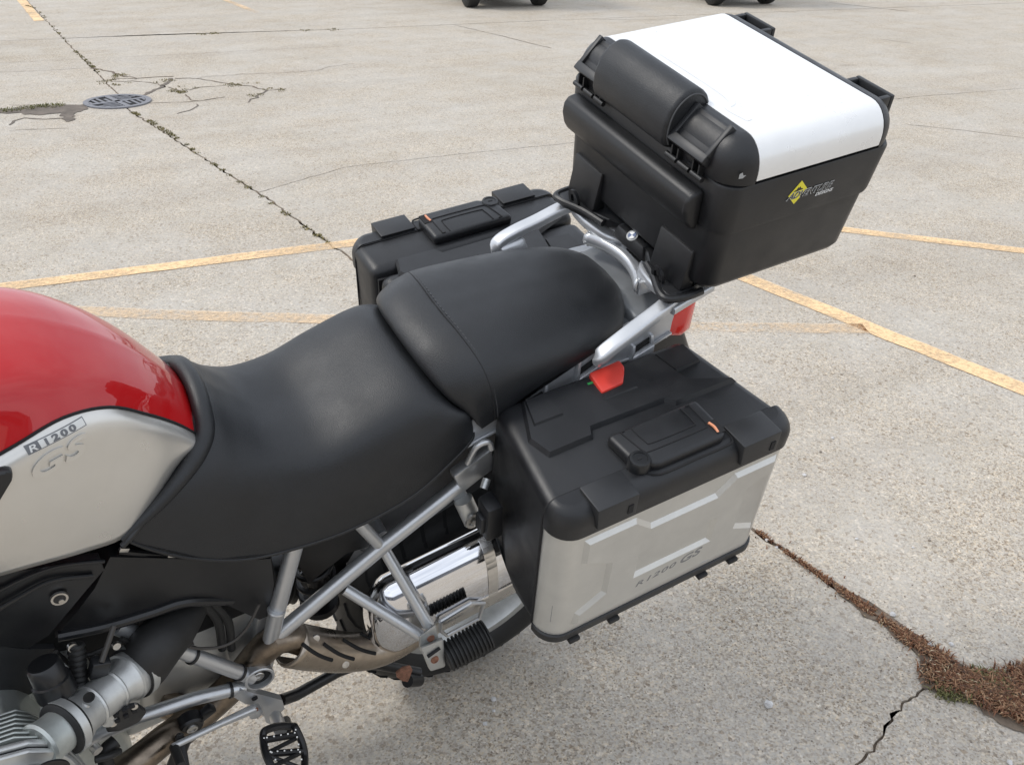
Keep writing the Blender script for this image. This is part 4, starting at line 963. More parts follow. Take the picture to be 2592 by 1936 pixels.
# rider footpeg (open frame with teeth)
pa, pb_, pc, pd_ = Pd(568, 1590, -.27), Pd(638, 1572, -.27), Pd(658, 1632, -.315), Pd(594, 1672, -.345)
pe, pf = Pd(657, 1668, -.35), Pd(625, 1700, -.37)
pg = part('footpeg', join(tube(cr([pa, Pd(572, 1578, -.262), Pd(600, 1568, -.258), Pd(632, 1568, -.262), pb_, Pd(652, 1602, -.295), pc, pe], 5), .0072, 8), tube(cr([pa, Pd(572, 1620, -.30), Pd(585, 1652, -.33), Pd(605, 1690, -.36), pf, pe], 5), .0072, 8),
     tube([Pd(570, 1598, -.28), Pd(645, 1585, -.28)], .0065, 8), tube([Pd(578, 1628, -.305), Pd(652, 1622, -.308)], .0065, 8), tube([Pd(578, 1625, -.304), Pd(648, 1590, -.284)], .0042, 8), tube([Pd(590, 1655, -.333), Pd(650, 1625, -.31)], .0042, 8), tube([Pd(582, 1632, -.31), Pd(655, 1660, -.342)], .0042, 8)), 'black_metal', None, 40)
tt = []
for a, b, n in ((pa, pf, 7), (pb_, pe, 6), (Pd(570, 1598, -.28), Pd(645, 1585, -.28), 5), (Pd(578, 1628, -.305), Pd(652, 1622, -.308), 5)):
    for k in range(n): tt.append(lathe(a.lerp(b, (k + .5) / n) + V(0, 0, .005), (0, -.2, 1), [(0, .0022), (.006, .0016), (.006, 0)], 8))
part('peg_teeth', join(*tt), 'bolt_steel', pg)
part('peg_clevis', tube([Pd(596, 1548, -.20), Pd(606, 1575, -.255)], .013, 12), 'silver_paint', pg)
part('peg_spring', tube([Pd(618, 1555, -.215), Pd(622, 1572, -.25)], .009, 10), 'black_metal', pg)

# passenger footpeg, folded
hk = Pd(930, 1383, -.250)
hg = part('peg_hanger', hexa([Pd(907, 1408, -.285), Pd(950, 1392, -.285), Pd(948, 1388, -.252), Pd(905, 1402, -.252), Pd(905, 1375, -.285), Pd(942, 1348, -.285), Pd(940, 1346, -.252), Pd(904, 1372, -.252)], .004, 2), 'cast_alu')
part('hanger_bolt', lathe(Pd(930, 1377, -.285), (0, -1, .3), [(0, .008), (.003, .0075), (.003, .0)], 18), 'rust_bolt', hg)
pb2 = part('peg_block', hexa([Pd(930, 1450, -.300), Pd(962, 1440, -.300), Pd(960, 1432, -.268), Pd(925, 1442, -.268), Pd(908, 1400, -.306), Pd(958, 1380, -.306), Pd(955, 1374, -.268), Pd(906, 1394, -.268)], .004, 2), 'cast_alu')
part('peg_pin', lathe(Pd(939, 1424, -.305), (0, -1, .3), [(0, .0085), (.002, .008), (.002, .006), (.001, .006), (.001, 0)], 18), 'rust_bolt', pb2)
part('peg_slot', tube([Pd(924, 1418, -.307), Pd(950, 1399, -.307)], .0035, 8), 'dark_gap', pb2)
P0, P1 = Pd(962, 1420, -.298), Pd(1050, 1370, -.298); ax_ = (P1 - P0); Lp = ax_.length; pr_ = [(0, .0), (0, .026)]
for k in range(11):
    d = Lp * (k + .1) / 11; pr_ += [(d, .0262), (d + Lp * .022, .0315), (d + Lp * .055, .0315), (d + Lp * .073, .0262)]
pr_ += [(Lp, .031), (Lp + .004, .030), (Lp + .004, 0)]
part('peg_rubber', lathe(P0, ax_, pr_, 22), 'rubber', pb2, 30)
fo = [Pd(*p) for p in ((952, 1342, -.235), (1018, 1302, -.235), (1045, 1302, -.235), (1035, 1335, -.235), (965, 1372, -.235), (950, 1360, -.235))]
part('lashing_loop', tube(fo + fo[:1], .0045, 8), 'silver_paint', hg)

# ------------------------------------------------------------------ rear wheel, swing arm, shock
AX = V(.09, 0, .04); TR = .325
tp = [(-.058, .225), (-.068, .245), (-.074, .268), (-.070, .292), (-.058, .309), (-.036, .3205), (-.012, .3248), (.012, .3248), (.036, .3205), (.058, .309), (.070, .292), (.074, .268), (.068, .245), (.058, .225), (.05, .218), (-.05, .218)]
rw = part('rear_wheel', lathe(AX, (0, 1, 0), [(-.055, .222), (-.055, .200), (-.03, .185), (.03, .185), (.055, .200), (.055, .222), (.03, .205), (-.03, .205)], 56, ring=True), 'cast_alu')
part('tyre', lathe(AX, (0, 1, 0), tp, 72, ring=True), 'rubber', rw, 50)
gv = []
for k in range(36):
    a0 = 2 * math.pi * k / 36
    for sg in (-1, 1):
        P = []
        for y_, r_, da in ((.010, .3252, 0), (.034, .3215, .05), (.056, .3105, .085), (.066, .298, .10)):
            a = a0 + da + (.09 if sg > 0 else 0); P.append(AX + V(math.cos(a) * r_, y_ * sg, math.sin(a) * r_))
        gv.append(sweep(P, [(-.004, -.002), (.004, -.002), (.004, .0006), (-.004, .0006)]))
part('tread_groove', join(*gv), 'dark_gap', rw)
for k in range(5):
    a = 2 * math.pi * k / 5 + .3; d = V(math.cos(a), 0, math.sin(a)); part('spoke', tube([AX + d * .03, AX + d * .19], .016, 10, 0, [1.3, .9]), 'cast_alu', rw)
part('hub', lathe(AX, (0, 1, 0), [(-.06, 0), (-.06, .045), (.06, .06), (.06, 0)], 28), 'cast_alu', rw)
part('swing_arm', hexa([V(-.44, .05, .17), V(.12, .075, -.02), V(.12, .14, -.02), V(-.44, .14, .17), V(-.44, .05, .30), V(.12, .075, .10), V(.12, .14, .10), V(-.44, .14, .30)], .02, 3), 'black_metal')
part('final_drive', lathe(AX + V(0, .06, 0), (0, 1, 0), [(0, .06), (.02, .085), (.07, .08), (.09, .05), (.09, 0)], 32), 'black_metal')
part('gearbox', box(-.72, -.40, -.09, .13, .12, .42, .03, 3), 'cast_alu')
part('engine_block', box(-.98, -.70, -.14, .14, .10, .50, .03, 3), 'fin_alu')
sk0, sk1 = Pd(668, 1160, -.03), Pd(690, 1300, -.03)
shk = part('shock_absorber', tube([sk0 + (sk0 - sk1) * .5, sk1], .020, 14), 'black_metal')
d_ = (sk1 - sk0); e1 = d_.cross(V(0, 1, 0)).normalized(); e2 = d_.cross(e1).normalized()
part('shock_spring', tube([sk0 + d_ * (k / 160 * 1.25 - .4) + (e1 * math.cos(k * .26) + e2 * math.sin(k * .26)) * .036 for k in range(161)], .0062, 8), 'black_metal', shk)
part('shock_collar', lathe(sk1 - d_ * .05, d_, [(0, .040), (.016, .042), (.03, .028), (.04, 0)], 24), 'black_metal', shk)
part('inner_guard', plate('inner_guard', [(-.34, -.06, .60), (-.10, -.09, .60), (.12, -.10, .66), (.12, -.10, .50), (-.10, -.09, .42), (-.22, -.08, .42), (-.30, -.07, .36)], 'plastic_smooth', .16).data and box(-.30, .42, -.09, .09, .50, .72, .02), 'plastic_smooth')

# ------------------------------------------------------------------ exhaust
mc = Pd(975, 1258, -.170); MT = .16
def mring(x, s): return [V(x, mc.y - (x - mc.x) * .03 + .058 * s * math.cos(t), mc.z + (x - mc.x) * MT + .115 * s * math.sin(t)) for t in [2 * math.pi * k / 40 for k in range(40)]]
mx0 = mc.x - .150
muf = part('muffler', stack([mring(mx0 - .035, .40), mring(mx0 - .033, .55), mring(mx0 - .022, .72), mring(mx0 - .010, .86), mring(mx0, .95), mring(mx0 + .012, 1.0), mring(mx0 + .20, 1.0), mring(mx0 + .42, 1.0), mring(mx0 + .43, .95), mring(mx0 + .435, .8)]), 'chrome', None, 40)
def mpt(x, t, k=1.0): return V(x, mc.y - (x - mc.x) * .03 + .058 * k * math.cos(t), mc.z + (x - mc.x) * MT + .115 * k * math.sin(t))
# lower satin shell
rows = []
for i in range(15):
    t = math.radians(186 + 84 * i / 14); rows.append([mpt(x, t, 1.035 + (.02 if 5 < i < 11 else 0)) for x in (mx0 + .075, mx0 + .14, mx0 + .25, mx0 + .42)])
sh = part('muffler_shell', skin_grid(rows), 'satin_steel', muf, 25); sm_ = sh.modifiers.new('thickness', 'SOLIDIFY'); sm_.thickness = .002
# clamp strap with its mount
sx = mx0 + .215
st = [mpt(sx, math.radians(t), 1.02) for t in range(100, 262, 8)]
part('muffler_strap', sweep(st, [(-.012, -.001), (.012, -.001), (.012, .0015), (-.012, .0015)], up=(1, 0, 0)) if False else join(*[togeo(hexa([mpt(sx - .011, math.radians(t), 1.0), mpt(sx + .011, math.radians(t), 1.0), mpt(sx + .011, math.radians(t + 8), 1.0), mpt(sx - .011, math.radians(t + 8), 1.0), mpt(sx - .011, math.radians(t), 1.035), mpt(sx + .011, math.radians(t), 1.035), mpt(sx + .011, math.radians(t + 8), 1.035), mpt(sx - .011, math.radians(t + 8), 1.035)])) for t in range(100, 240, 8)]), 'satin_steel', muf, 60)
mb0, mb1 = Pd(1000, 1078, -.165), Pd(1022, 1125, -.185)
mk = part('muffler_mount', tube([mb0, mb1], .019, 16), 'cast_alu', muf)
part('mount_bolt', lathe(Pd(1021, 1123, -.196), (0.1, -1, .1), [(0, .017), (.004, .017), (.004, .011), (-.002, .0105), (-.002, .006), (.008, .006), (.008, 0)], 20), 'bolt_steel', mk)
part('mount_arm', hexa([Pd(985, 1090, -.158), Pd(1012, 1070, -.158), Pd(1012, 1070, -.146), Pd(985, 1090, -.146), Pd(975, 1068, -.158), Pd(1000, 1050, -.158), Pd(1000, 1050, -.146), Pd(975, 1068, -.146)], .002), 'silver_paint', mk)
part('tail_bracket', tube([Pd(1052, 1034, -.19), Pd(1045, 1055, -.20)], .008, 12), 'cast_alu', mk)
# header, collector and its slotted heat shield
part('exhaust_pipe', tube([V(-.62, -.16, .19), V(-.50, -.13, .22), Pd(600, 1378, -.150), Pd(700, 1398, -.150), Pd(800, 1398, -.155), Pd(862, 1372, -.165), mc + V(-.16, 0, -.02)], .030, 16, 4), 'pipe_steel')
hp = cr([Pd(622, 1388, -.150), Pd(680, 1398, -.152), Pd(740, 1404, -.155), Pd(800, 1400, -.160), Pd(850, 1384, -.168), Pd(902, 1356, -.175)], 10)
rows = []; m_ = len(hp)
for i, p in enumerate(hp):
    t = (hp[min(i + 1, m_ - 1)] - hp[max(i - 1, 0)]).normalized(); sd_ = t.cross(V(0, 1, 0)).normalized(); up_ = V(0, -1, 0) - t * V(0, -1, 0).dot(t); up_.normalize(); w = .046 * (1 - .25 * (i / (m_ - 1)) ** 2) * (0.86 if i == 0 else 1)
    rows.append([p + sd_ * (w * math.cos(a)) + up_ * (w * math.sin(a)) for a in [math.radians(-15 + 205 * k / 40) for k in range(41)]])
hs = part('heat_shield', skin_grid(rows), 'heat_steel', None, 50); sm_ = hs.modifiers.new('thickness', 'SOLIDIFY'); sm_.thickness = .002
def hpt(i, a, out=.0012):
    r0 = rows[int(i)]; n_ = len(r0) - 1; p = r0[max(0, min(n_, round(a * n_)))]; c = (r0[0] + r0[-1]) / 2; return p + (p - c).normalized() * out
HG = skin_grid(rows); HBV = BVHTree.FromPolygons([tuple(v) for v in HG[0]], HG[1])
def on_shield(x, y, out):
    v = ray(x * SD, y * SD).normalized(); h = HBV.ray_cast(CAM_LOC, v)
    return (h[0] - v * out) if h[0] is not None else Pd(x, y, -.20)
for (xa, ya), (xb, yb) in (((653, 1390), (717, 1425)), ((699, 1390), (764, 1423)), ((741, 1381), (811, 1411)), ((778, 1367), (850, 1393))):
    pts = [on_shield(xa + (xb - xa) * k / 8, ya + (yb - ya) * k / 8 + 5 * math.sin(math.pi * k / 8), .0002) for k in range(9)]
    part('shield_slot', tube(pts, .0040, 8), 'void_black', hs)
for x_, y_ in ((682, 1378), (835, 1366), (746, 1434)): part('shield_screw', lathe(on_shield(x_, y_, -.001), (.1, -1, .5), [(0, .0085), (.0025, .0075), (.003, .004), (.003, 0)], 16), 'bolt_steel', hs)
part('stand_lever', tube([Pd(800, 1432, -.12), Pd(870, 1445, -.12), Pd(905, 1452, -.13)], .012, 12), 'black_metal')
part('stand_tang', xf(prism([(-.018, .030), (.0, .036), (.016, .026), (.018, .006), (.006, -.018), (-.002, -.034), (-.012, -.014), (-.020, .010)], lambda a, b, w: V(a, -.003 + .006 * w, b), .002), Matrix.Translation(Pd(876, 1456, -.175)) @ Matrix.Rotation(-.15, 4, 'Y')), 'rust_bolt')
part('stand_tube', tube([Pd(880, 1470, -.15), Pd(905, 1468, -.14)], .015, 14), 'black_metal')

# ------------------------------------------------------------------ left cylinder, throttle body, intake
F0 = Ps(77, 1806, -.215); F1 = Ps(150, 1872, -.300)
TA, TB_ = Pd(280, 1458, -.20), Pd(142, 1568, -.27)
tv = (TB_ - TA)
tb = part('throttle_body', lathe(TA, tv, [(-.004, 0), (-.004, .041), (.008, .0425), (.010, .039), (.022, .0345), (tv.length * .55, .0325), (tv.length * .78, .0345), (tv.length * .85, .039), (tv.length, .040), (tv.length, 0)], 36), 'cast_alu')
tn = tv.normalized()
ib = part('intake_boot', tube([TA - tn * .006, TA - tn * .030, Pd(335, 1398, -.18), Pd(375, 1355, -.15), Pd(412, 1312, -.12), Pd(440, 1280, -.10)], .044, 28, 5, [1, 1, 1, .92, .68, .5]), 'rubber', None, 60)
def band(c, r, w, mat, par):
    return part('hose_clamp', lathe(c, tn, [(-w / 2, r), (w / 2, r), (w / 2, r + .0018), (-w / 2, r + .0018)], 36, ring=True), mat, par)
c1 = band(TA - tn * .013, .0445, .014, 'cast_alu', ib)
part('boot_flange', lathe(TA - tn * .006, tn, [(-.003, .044), (.002, .046), (.002, .040), (-.003, .040)], 32, ring=True), 'rubber', ib)
ic = part('inlet_sleeve', lathe(TB_ - tn * .012, tn, [(0, .042), (.004, .044), (.020, .044), (.024, .038), (.024, 0), (0, 0)], 32), 'rubber')
c2 = band(TB_ + tn * .000, .0446, .013, 'cast_alu', ic)
part('clamp_screw', tube([TB_ + tn * .006 + V(-.012, -.020, .032), TB_ + tn * .006 + V(-.028, -.010, .036)], .006, 10), 'bolt_steel', c2)
mid_ = TA.lerp(TB_, .55)
part('throttle_port', lathe(Pd(192, 1505, -.268), (.15, -1, .5), [(0, .0085), (.0015, .0085), (.0015, .006), (0, .006)], 18, ring=True), 'void_black', tb)
part('port_recess', lathe(Pd(191, 1506, -.2675), (.15, -1, .5), [(0, .0078), (.001, .0078), (.001, 0)], 18), 'void_black', tb)
hd0 = TB_ + tn * .020; hu = tn.cross(V(0, 0, 1)).normalized(); hv = hu.cross(tn)
part('inlet_stub', lathe(TB_ + tn * .010, tn, [(0, 0), (0, .034), (.020, .034), (.036, .038), (.040, .034), (.040, 0)], 28), 'fin_alu', tb)
part('throttle_lug', tube([Pd(186, 1520, -.262), Pd(172, 1545, -.272)], .0075, 10, 0, [1, .5]), 'cast_alu', tb)
sens = part('throttle_sensor', xf(prism([(-.030, -.020), (-.010, -.030), (.020, -.026), (.034, -.006), (.024, .020), (0, .030), (-.026, .018)], lambda a, b, w: V(a, -.012 * w, b), .004), Matrix.Translation(Pd(266, 1540, -.245)) @ Matrix.Rotation(.1, 4, 'Y')), 'plastic_smooth')
for k, (dx, dz) in enumerate(((-.012, -.012), (.002, -.010), (.016, -.006), (-.010, .004), (.004, .006), (.016, .010))): part('sensor_pin', xf(box(-.004, .004, -.003, .003, -.004, .004, .001), Matrix.Translation(Pd(266, 1540, -.258) + V(dx, 0, dz))), 'dark_gap', sens)
for p_ in ((290, 1524), (244, 1561)): part('sensor_screw', lathe(Pd(*p_, -.256), (0, -1, .2), [(0, .006), (.003, .0055), (.003, 0)], 14), 'bolt_steel', sens)
part('vacuum_hose', tube(cr([Pd(250, 1600, -.24), Pd(225, 1625, -.25), Pd(232, 1655, -.26)], 5), .012, 12), 'rubber')
part('vacuum_hose', tube(cr([Pd(205, 1640, -.27), Pd(235, 1632, -.27), Pd(258, 1622, -.26)], 5), .006, 10), 'rubber')
part('wiring_conduit', lathe(Pd(164, 1390, -.17), Pd(172, 1470, -.20) - Pd(164, 1390, -.17), [x for k in range(12) for x in ((k * .009, .011), (k * .009 + .003, .0135), (k * .009 + .006, .0135), (k * .009 + .008, .011))] + [(.11, 0)], 16), 'rubber')
part('stepper_motor', lathe(Pd(92, 1432, -.20), Pd(128, 1505, -.225) - Pd(92, 1432, -.20), [(0, 0), (0, .022), (.004, .025), (.030, .026), (.032, .029), (.06, .029), (.066, .024), (.066, 0)], 26), 'plastic_smooth')
part('connector', xf(box(-.014, .014, -.010, .010, -.018, .018, .003), Matrix.Translation(Pd(214, 1440, -.205)) @ Matrix.Rotation(.4, 4, 'Y')), 'plastic_smooth')
part('cable_guide', tube([Pd(219, 1430, -.21), Pd(246, 1352, -.17)], .0045, 8), 'cable')
part('bleed_screw', lathe(Pd(118, 1550, -.235), (0, -1, .3), [(0, .006), (.004, .005), (.004, 0)], 12), 'bolt_steel')
# cylinder with cooling fins and rocker cover
def xz(y0, y1): return lambda a, b, w: V(a, y0 + (y1 - y0) * w, b)
def fin_poly(kx, kz, ex, ez): return [(-.99, .25), (-.80, .25), (ex + .004, .33), (ex + .016, ez - .07), (ex + .010, ez - .028), (ex, ez), (kx, kz), (kx - .05, kz + .008), (-.99, kz + .008)]
def cylinder(sg):
    fl = (lambda g: g) if sg < 0 else mirror
    c_ = part('cylinder', fl(prism(fin_poly(-.825, .525, -.805, .505), xz(-.10, -.300), .004)), 'fin_alu')
    for k in range(8):
        t = (k - .7) / 5.0; y_ = -.22 - .065 * t; kx = -.800 + .001 * t; kz = .564 + .044 * t; ex = -.785 + .018 * t; ez = .543 + .034 * t
        if y_ < -.297: break
        part('cooling_fin', fl(prism(fin_poly(kx, kz, ex, ez), xz(y_, y_ - .0034), .0011, 1)), 'fin_alu', c_)
    fp_ = [(-.99, .24), (-.80, .24), (-.75, .30), (-.738, .45), (-.740, .50), (-.744, .535), (-.753, .573), (-.784, .604), (-.82, .616), (-.99, .620)]
    hd_ = part('rocker_cover', fl(join(prism(fp_, xz(-.298, -.308), .003, 2), prism([(x - .002, z - .002) for x, z in fp_], xz(-.311, -.320), .003, 2), prism([((x + .85) * .93 - .853, (z - .42) * .88 + .412) for x, z in fp_], xz(-.3195, -.352), .008, 3))), 'cast_alu', c_, 40)
    part('cover_gasket', fl(prism([(x - .004, z - .004) for x, z in fp_], xz(-.308, -.311), 0)), 'dark_gap', c_)
    part('plug_cap', fl(lathe(Ps(128, 1952, -.352), (0, -1, .1), [(0, .026), (.003, .026), (.003, .022), (-.003, .021), (-.003, 0)], 30)), 'black_metal', hd_)
    part('cover_rib', fl(box(-.800, -.797, -.3535, -.351, .25, .53)), 'cast_alu', hd_)
    return c_
cylo = cylinder(-1); cylinder(1)
part('head_bolt', tube([Pd(203, 1612, -.30), Pd(212, 1622, -.31)], .008, 10), 'bolt_steel', cylo)
part('header_pipe', tube(cr([Pd(240, 1680, -.24), Pd(300, 1640, -.23), Pd(350, 1600, -.21), Pd(395, 1565, -.18), Pd(410, 1540, -.14), V(-.62, -.10, .22)], 5), .027, 20), 'pipe_steel')
part('throttle_body', mirror(lathe(TA, tv, [(-.004, 0), (-.004, .034), (tv.length, .033), (tv.length, 0)], 24)), 'cast_alu')

for a in ([(150, 1400), (185, 1415), (215, 1405), (262, 1385)], [(120, 1408), (160, 1440), (190, 1450), (232, 1425)], [(262, 1378), (300, 1392), (322, 1372)]):
    part('wire', tube(cr([Pd(x, y, -.165) for x, y in a], 6), .0042, 8), 'rubber')
for p_, r_ in (((250, 1392), .007), ((206, 1421), .006), ((155, 1395), .008)): part('wire_clip', lathe(Pd(*p_, -.172), (.2, -1, .3), [(0, r_), (.006, r_ * .9), (.006, 0)], 12), 'bolt_steel')
for t in (.30, .62): part('casting_rib', lathe(TA.lerp(TB_, t), tn, [(-.003, .0345), (0, .0362), (.003, .0345)], 30), 'cast_alu', tb)
part('throttle_boss', lathe(Pd(232, 1530, -.235), (.2, -1, .1), [(0, .020), (.022, .018), (.024, 0)], 22), 'cast_alu', tb)
part('drive_boot', lathe(V(-.40, .09, .21), (1, 0, -.35), [x for k in range(7) for x in ((k * .016, .05), (k * .016 + .006, .058), (k * .016 + .012, .05))], 24), 'rubber')
# hoses, cable ties and the cable between the tubes
part('gearbox_cover', hexa([Pd(300, 1560, -.10), Pd(520, 1480, -.10), V(-.46, .02, .22), V(-.70, .02, .20), Pd(300, 1440, -.10), Pd(500, 1400, -.10), V(-.46, .02, .42), V(-.70, .02, .42)], .03, 4), 'alu_panel', None, 60)
part('support_plate', hexa([Pd(545, 1440, -.12), Pd(575, 1440, -.12), V(-.40, -.05, .2), V(-.44, -.05, .2), Pd(560, 1300, -.12), Pd(590, 1280, -.12), V(-.36, -.05, .50), V(-.40, -.05, .46)], .006), 'silver_paint')
for a in ([(435, 1300), (470, 1340), (480, 1400)], [(455, 1295), (492, 1340), (500, 1400)]):
    part('hose', tube(cr([Pd(x, y, -.130) for x, y in a], 6), .008, 10), 'rubber')
part('control_cable', tube(cr([Pd(372, 1385, -.168), Pd(430, 1400, -.170), Pd(490, 1392, -.168), Pd(530, 1360, -.165), Pd(560, 1305, -.155)], 8), .0028, 8), 'cable')
def tie(c, d, r):
    return part('cable_tie', lathe(c, d, [(-.0025, r), (.0025, r), (.0025, r + .0024), (-.0025, r + .0024)], 24, ring=True), 'cable_tie')
f0, f1 = Pd(545, 1462, -.165), Pd(380, 1402, -.150)
tie(f0.lerp(f1, .80), f1 - f0, .0142); tie(f0.lerp(f1, .18), f1 - f0, .0142)
g0_, g1_ = Pd(528, 1482, -.165), Pd(420, 1508, -.165); tie(g0_.lerp(g1_, .30), g1_ - g0_, .0132)
part('tie_head', xf(box(-.005, .005, -.004, .004, -.003, .008, .001), Matrix.Translation(Pd(412, 1390, -.17))), 'cable_tie')

# ------------------------------------------------------------------ tail: side strip with loops, rails, carrier, lamp
def tail_y(x): return -.162 + max(0, x - .05) * .085
def strip_plate(sg):
    lo = [(-.02, .700), (.02, .708), (.10, .719), (.22, .741), (.30, .752), (.364, .744), (.413, .753), (.468, .764)]
    hi = [(.468, .822), (.40, .822), (.30, .812), (.20, .795), (.10, .785), (.02, .765), (-.02, .75)]
    bm = bmesh.new(); P = [V(x, tail_y(x), z) for x, z in lo + hi]; a = [bm.verts.new(p) for p in P]; b = [bm.verts.new(p + V(0, .02, 0)) for p in P]; n = len(P)
    f = bm.faces.new(a); f2 = bm.faces.new(b[::-1])
    for i in range(n): bm.faces.new([a[i], b[i], b[(i + 1) % n], a[(i + 1) % n]])
    bmesh.ops.triangulate(bm, faces=[f, f2]); g = togeo(bm)
    o = part('tail_strip', g if sg < 0 else mirror(g), 'rail_paint', None, 20)
    ed = [V(x, tail_y(x) - .003, z + .001) for x, z in lo]
    g = tube(ed, .0035, 8); part('strip_edge', g if sg < 0 else mirror(g), 'rail_paint', o)
    for x0, x1, z0, z1, z2_, z3 in ((.112, .162, .730, .738, .775, .784), (.230, .279, .751, .764, .800, .803), (.364, .414, .743, .753, .776, .784)):
        y0 = tail_y(x0) - .016; y1 = tail_y(x1) - .016; th = .0045
        bars = [hexa([V(x0, y0 - .004, z0), V(x1, y1 - .004, z1), V(x1, y1 + .006, z1), V(x0, y0 + .006, z0), V(x0 + .004, y0 + .002, z0 + .013), V(x1 + .004, y1 + .002, z1 + .013), V(x1, y1 + .012, z1 + .013), V(x0, y0 + .012, z0 + .013)], .0015),
                hexa([V(x0 - .002, y0, z0), V(x0 + th, y0, z0), V(x0 + th, y0 + .02, z0), V(x0 - .002, y0 + .02, z0), V(x0 + .004, y0 + .010, z2_), V(x0 + .010, y0 + .010, z2_), V(x0 + .010, y0 + .02, z2_), V(x0 + .004, y0 + .02, z2_)], .001),
                hexa([V(x1 - th, y1, z1), V(x1 + .002, y1, z1), V(x1 + .002, y1 + .02, z1), V(x1 - th, y1 + .02, z1), V(x1 - .002, y1 + .010, z3), V(x1 + .004, y1 + .010, z3), V(x1 + .004, y1 + .02, z3), V(x1 - .002, y1 + .02, z3)], .001)]
        g = join(*[togeo(q) for q in bars]); l_ = part('luggage_loop', g if sg < 0 else mirror(g), 'rail_paint', o)
        g = togeo(hexa([V(x0 + .006, y0 + .010, z0 + .014), V(x1 - .004, y1 + .010, z1 + .014), V(x1 - .004, y1 + .017, z1 + .014), V(x0 + .006, y0 + .017, z0 + .014), V(x0 + .008, y0 + .013, z0 + .024), V(x1 - .003, y1 + .013, z1 + .024), V(x1 - .003, y1 + .017, z1 + .024), V(x0 + .008, y0 + .017, z0 + .024)]))
        part('loop_slot', g if sg < 0 else mirror(g), 'void_black', l_)
strip_plate(-1); strip_plate(1)
part('tail_tray', box(-.02, .46, -.118, .118, .735, .806, .012), 'tail_grey')
flatp = rrect(-.0135, .0135, -.0095, .0095, .006, 4)
def rail(sg):
    P = cr([V(.250, .186, .822), V(.256, .190, .842), V(.290, .188, .858), V(.34, .182, .874), V(.395, .176, .893), V(.418, .166, .898), V(.416, .140, .896), V(.420, .105, .890), V(.436, .062, .882), V(.455, .045, .880)], 6)
    g = sweep([V(p.x, -p.y, p.z) for p in P], flatp, up=(0, 0, 1), scale=[.85 + .25 * min(1, k / 5) for k in range(len(P))])
    o = part('grab_rail', g if sg < 0 else mirror(g), 'rail_paint', None, 50)
    g = togeo(hexa([V(.268, -.178, .81), V(.31, -.172, .82), V(.31, -.150, .82), V(.268, -.155, .81), V(.250, -.196, .838), V(.305, -.186, .852), V(.305, -.166, .852), V(.250, -.172, .838)], .006))
    part('rail_foot', g if sg < 0 else mirror(g), 'rail_paint', o)
    g = sweep(cr([V(.40, -.182, .888), V(.44, -.176, .892), V(.50, -.168, .898)], 4), rrect(-.014, .014, -.009, .009, .006, 3), up=(0, 0, 1))
    part('rail_tail', g if sg < 0 else mirror(g), 'rail_paint', o)
rail(-1); rail(1)
part('tail_cowl', hexa([V(.375, -.117, .79), V(.476, -.117, .79), V(.476, .117, .79), V(.375, .117, .79), V(.385, -.112, .822), V(.480, -.112, .834), V(.480, .112, .834), V(.385, .112, .822)], .008, 2), 'tail_grey')
# arched bridge between the rails
def br(t, dx, z): 
    y = -.082 + t * .176; return V(.402 + .030 * (1 - ((t - .5) / .5) ** 2) - (0) + dx, y, z)
rows = []
for k in range(21):
    t = k / 20; rows.append([br(t, -.004, .856), br(t, -.008, .866), br(t, -.0065, .877), br(t, -.001, .8815), br(t, .006, .8805), br(t, .011, .8765), br(t, .030, .8770), br(t, .062, .8775), br(t, .062, .860)])
bo_ = part('bridge', skin_grid(rows), 'rail_paint', None, 50); m_s = bo_.modifiers.new('thickness', 'SOLIDIFY'); m_s.thickness = .006
part('bridge_end', box(.404, .452, -.088, -.078, .848, .880, .003), 'rail_paint', bo_); part('bridge_end', box(.404, .452, .090, .100, .848, .880, .003), 'rail_paint', bo_)
part('bridge_slot', hexa([V(.437, -.035, .8825), V(.452, -.035, .8815), V(.452, .012, .8815), V(.440, .012, .8825), V(.437, -.035, .8835), V(.452, -.035, .8825), V(.452, .012, .8825), V(.440, .012, .8835)]), 'void_black', bo_)
# luggage carrier under the top case
co = [(.386, -.190), (.44, -.192), (.50, -.165), (.72, -.14), (.73, -.05), (.73, .05), (.72, .14), (.50, .165), (.44, .19), (.386, .186), (.382, .165), (.402, .118), (.414, .080), (.428, .060), (.440, .045), (.440, -.045), (.428, -.06), (.416, -.092), (.404, -.122), (.382, -.170)]
car = part('luggage_carrier', prism(co, lambda a, b, w: V(a, b, .906 + w * .020), .005, 2), 'plastic')
part('carrier_rim', tube(cr([V(.455, -.196, .919), V(.42, -.198, .920), V(.384, -.190, .921), V(.382, -.168, .921), V(.402, -.121, .921), V(.412, -.088, .921)], 4), .0075, 10), 'plastic', car)
part('carrier_rim', tube(cr([V(.455, .194, .919), V(.42, .195, .920), V(.384, .186, .921), V(.382, .164, .921), V(.402, .117, .921), V(.414, .060, .921)], 4), .0075, 10), 'plastic', car)
part('carrier_hump', hexa([V(.424, -.060, .90), V(.47, -.060, .90), V(.47, .045, .90), V(.424, .045, .90), V(.428, -.050, .930), V(.47, -.050, .930), V(.47, .035, .930), V(.428, .035, .930)], .006), 'plastic', car)
rl = part('roundel', lathe(V(.4325, -.010, .9290), (-.5, -.1, .85), [(0, .0115), (.002, .0115), (.0025, .0105), (.0025, 0)], 28), 'grey_print', car)
RM = basis(V(.4312, -.0103, .9313), (0, -1, 0), (.85, 0, .5))
for q_ in range(4):
    part('roundel_quarter', flat([(0, 0)] + [(.0082 * math.cos(math.radians(90 * q_ + 15 * k)), .0082 * math.sin(math.radians(90 * q_ + 15 * k))) for k in range(7)], RM @ Matrix.Translation((0, 0, .0004 + .0000)), .0004), 'blue_enamel' if q_ % 2 == 0 else 'white_print', rl)
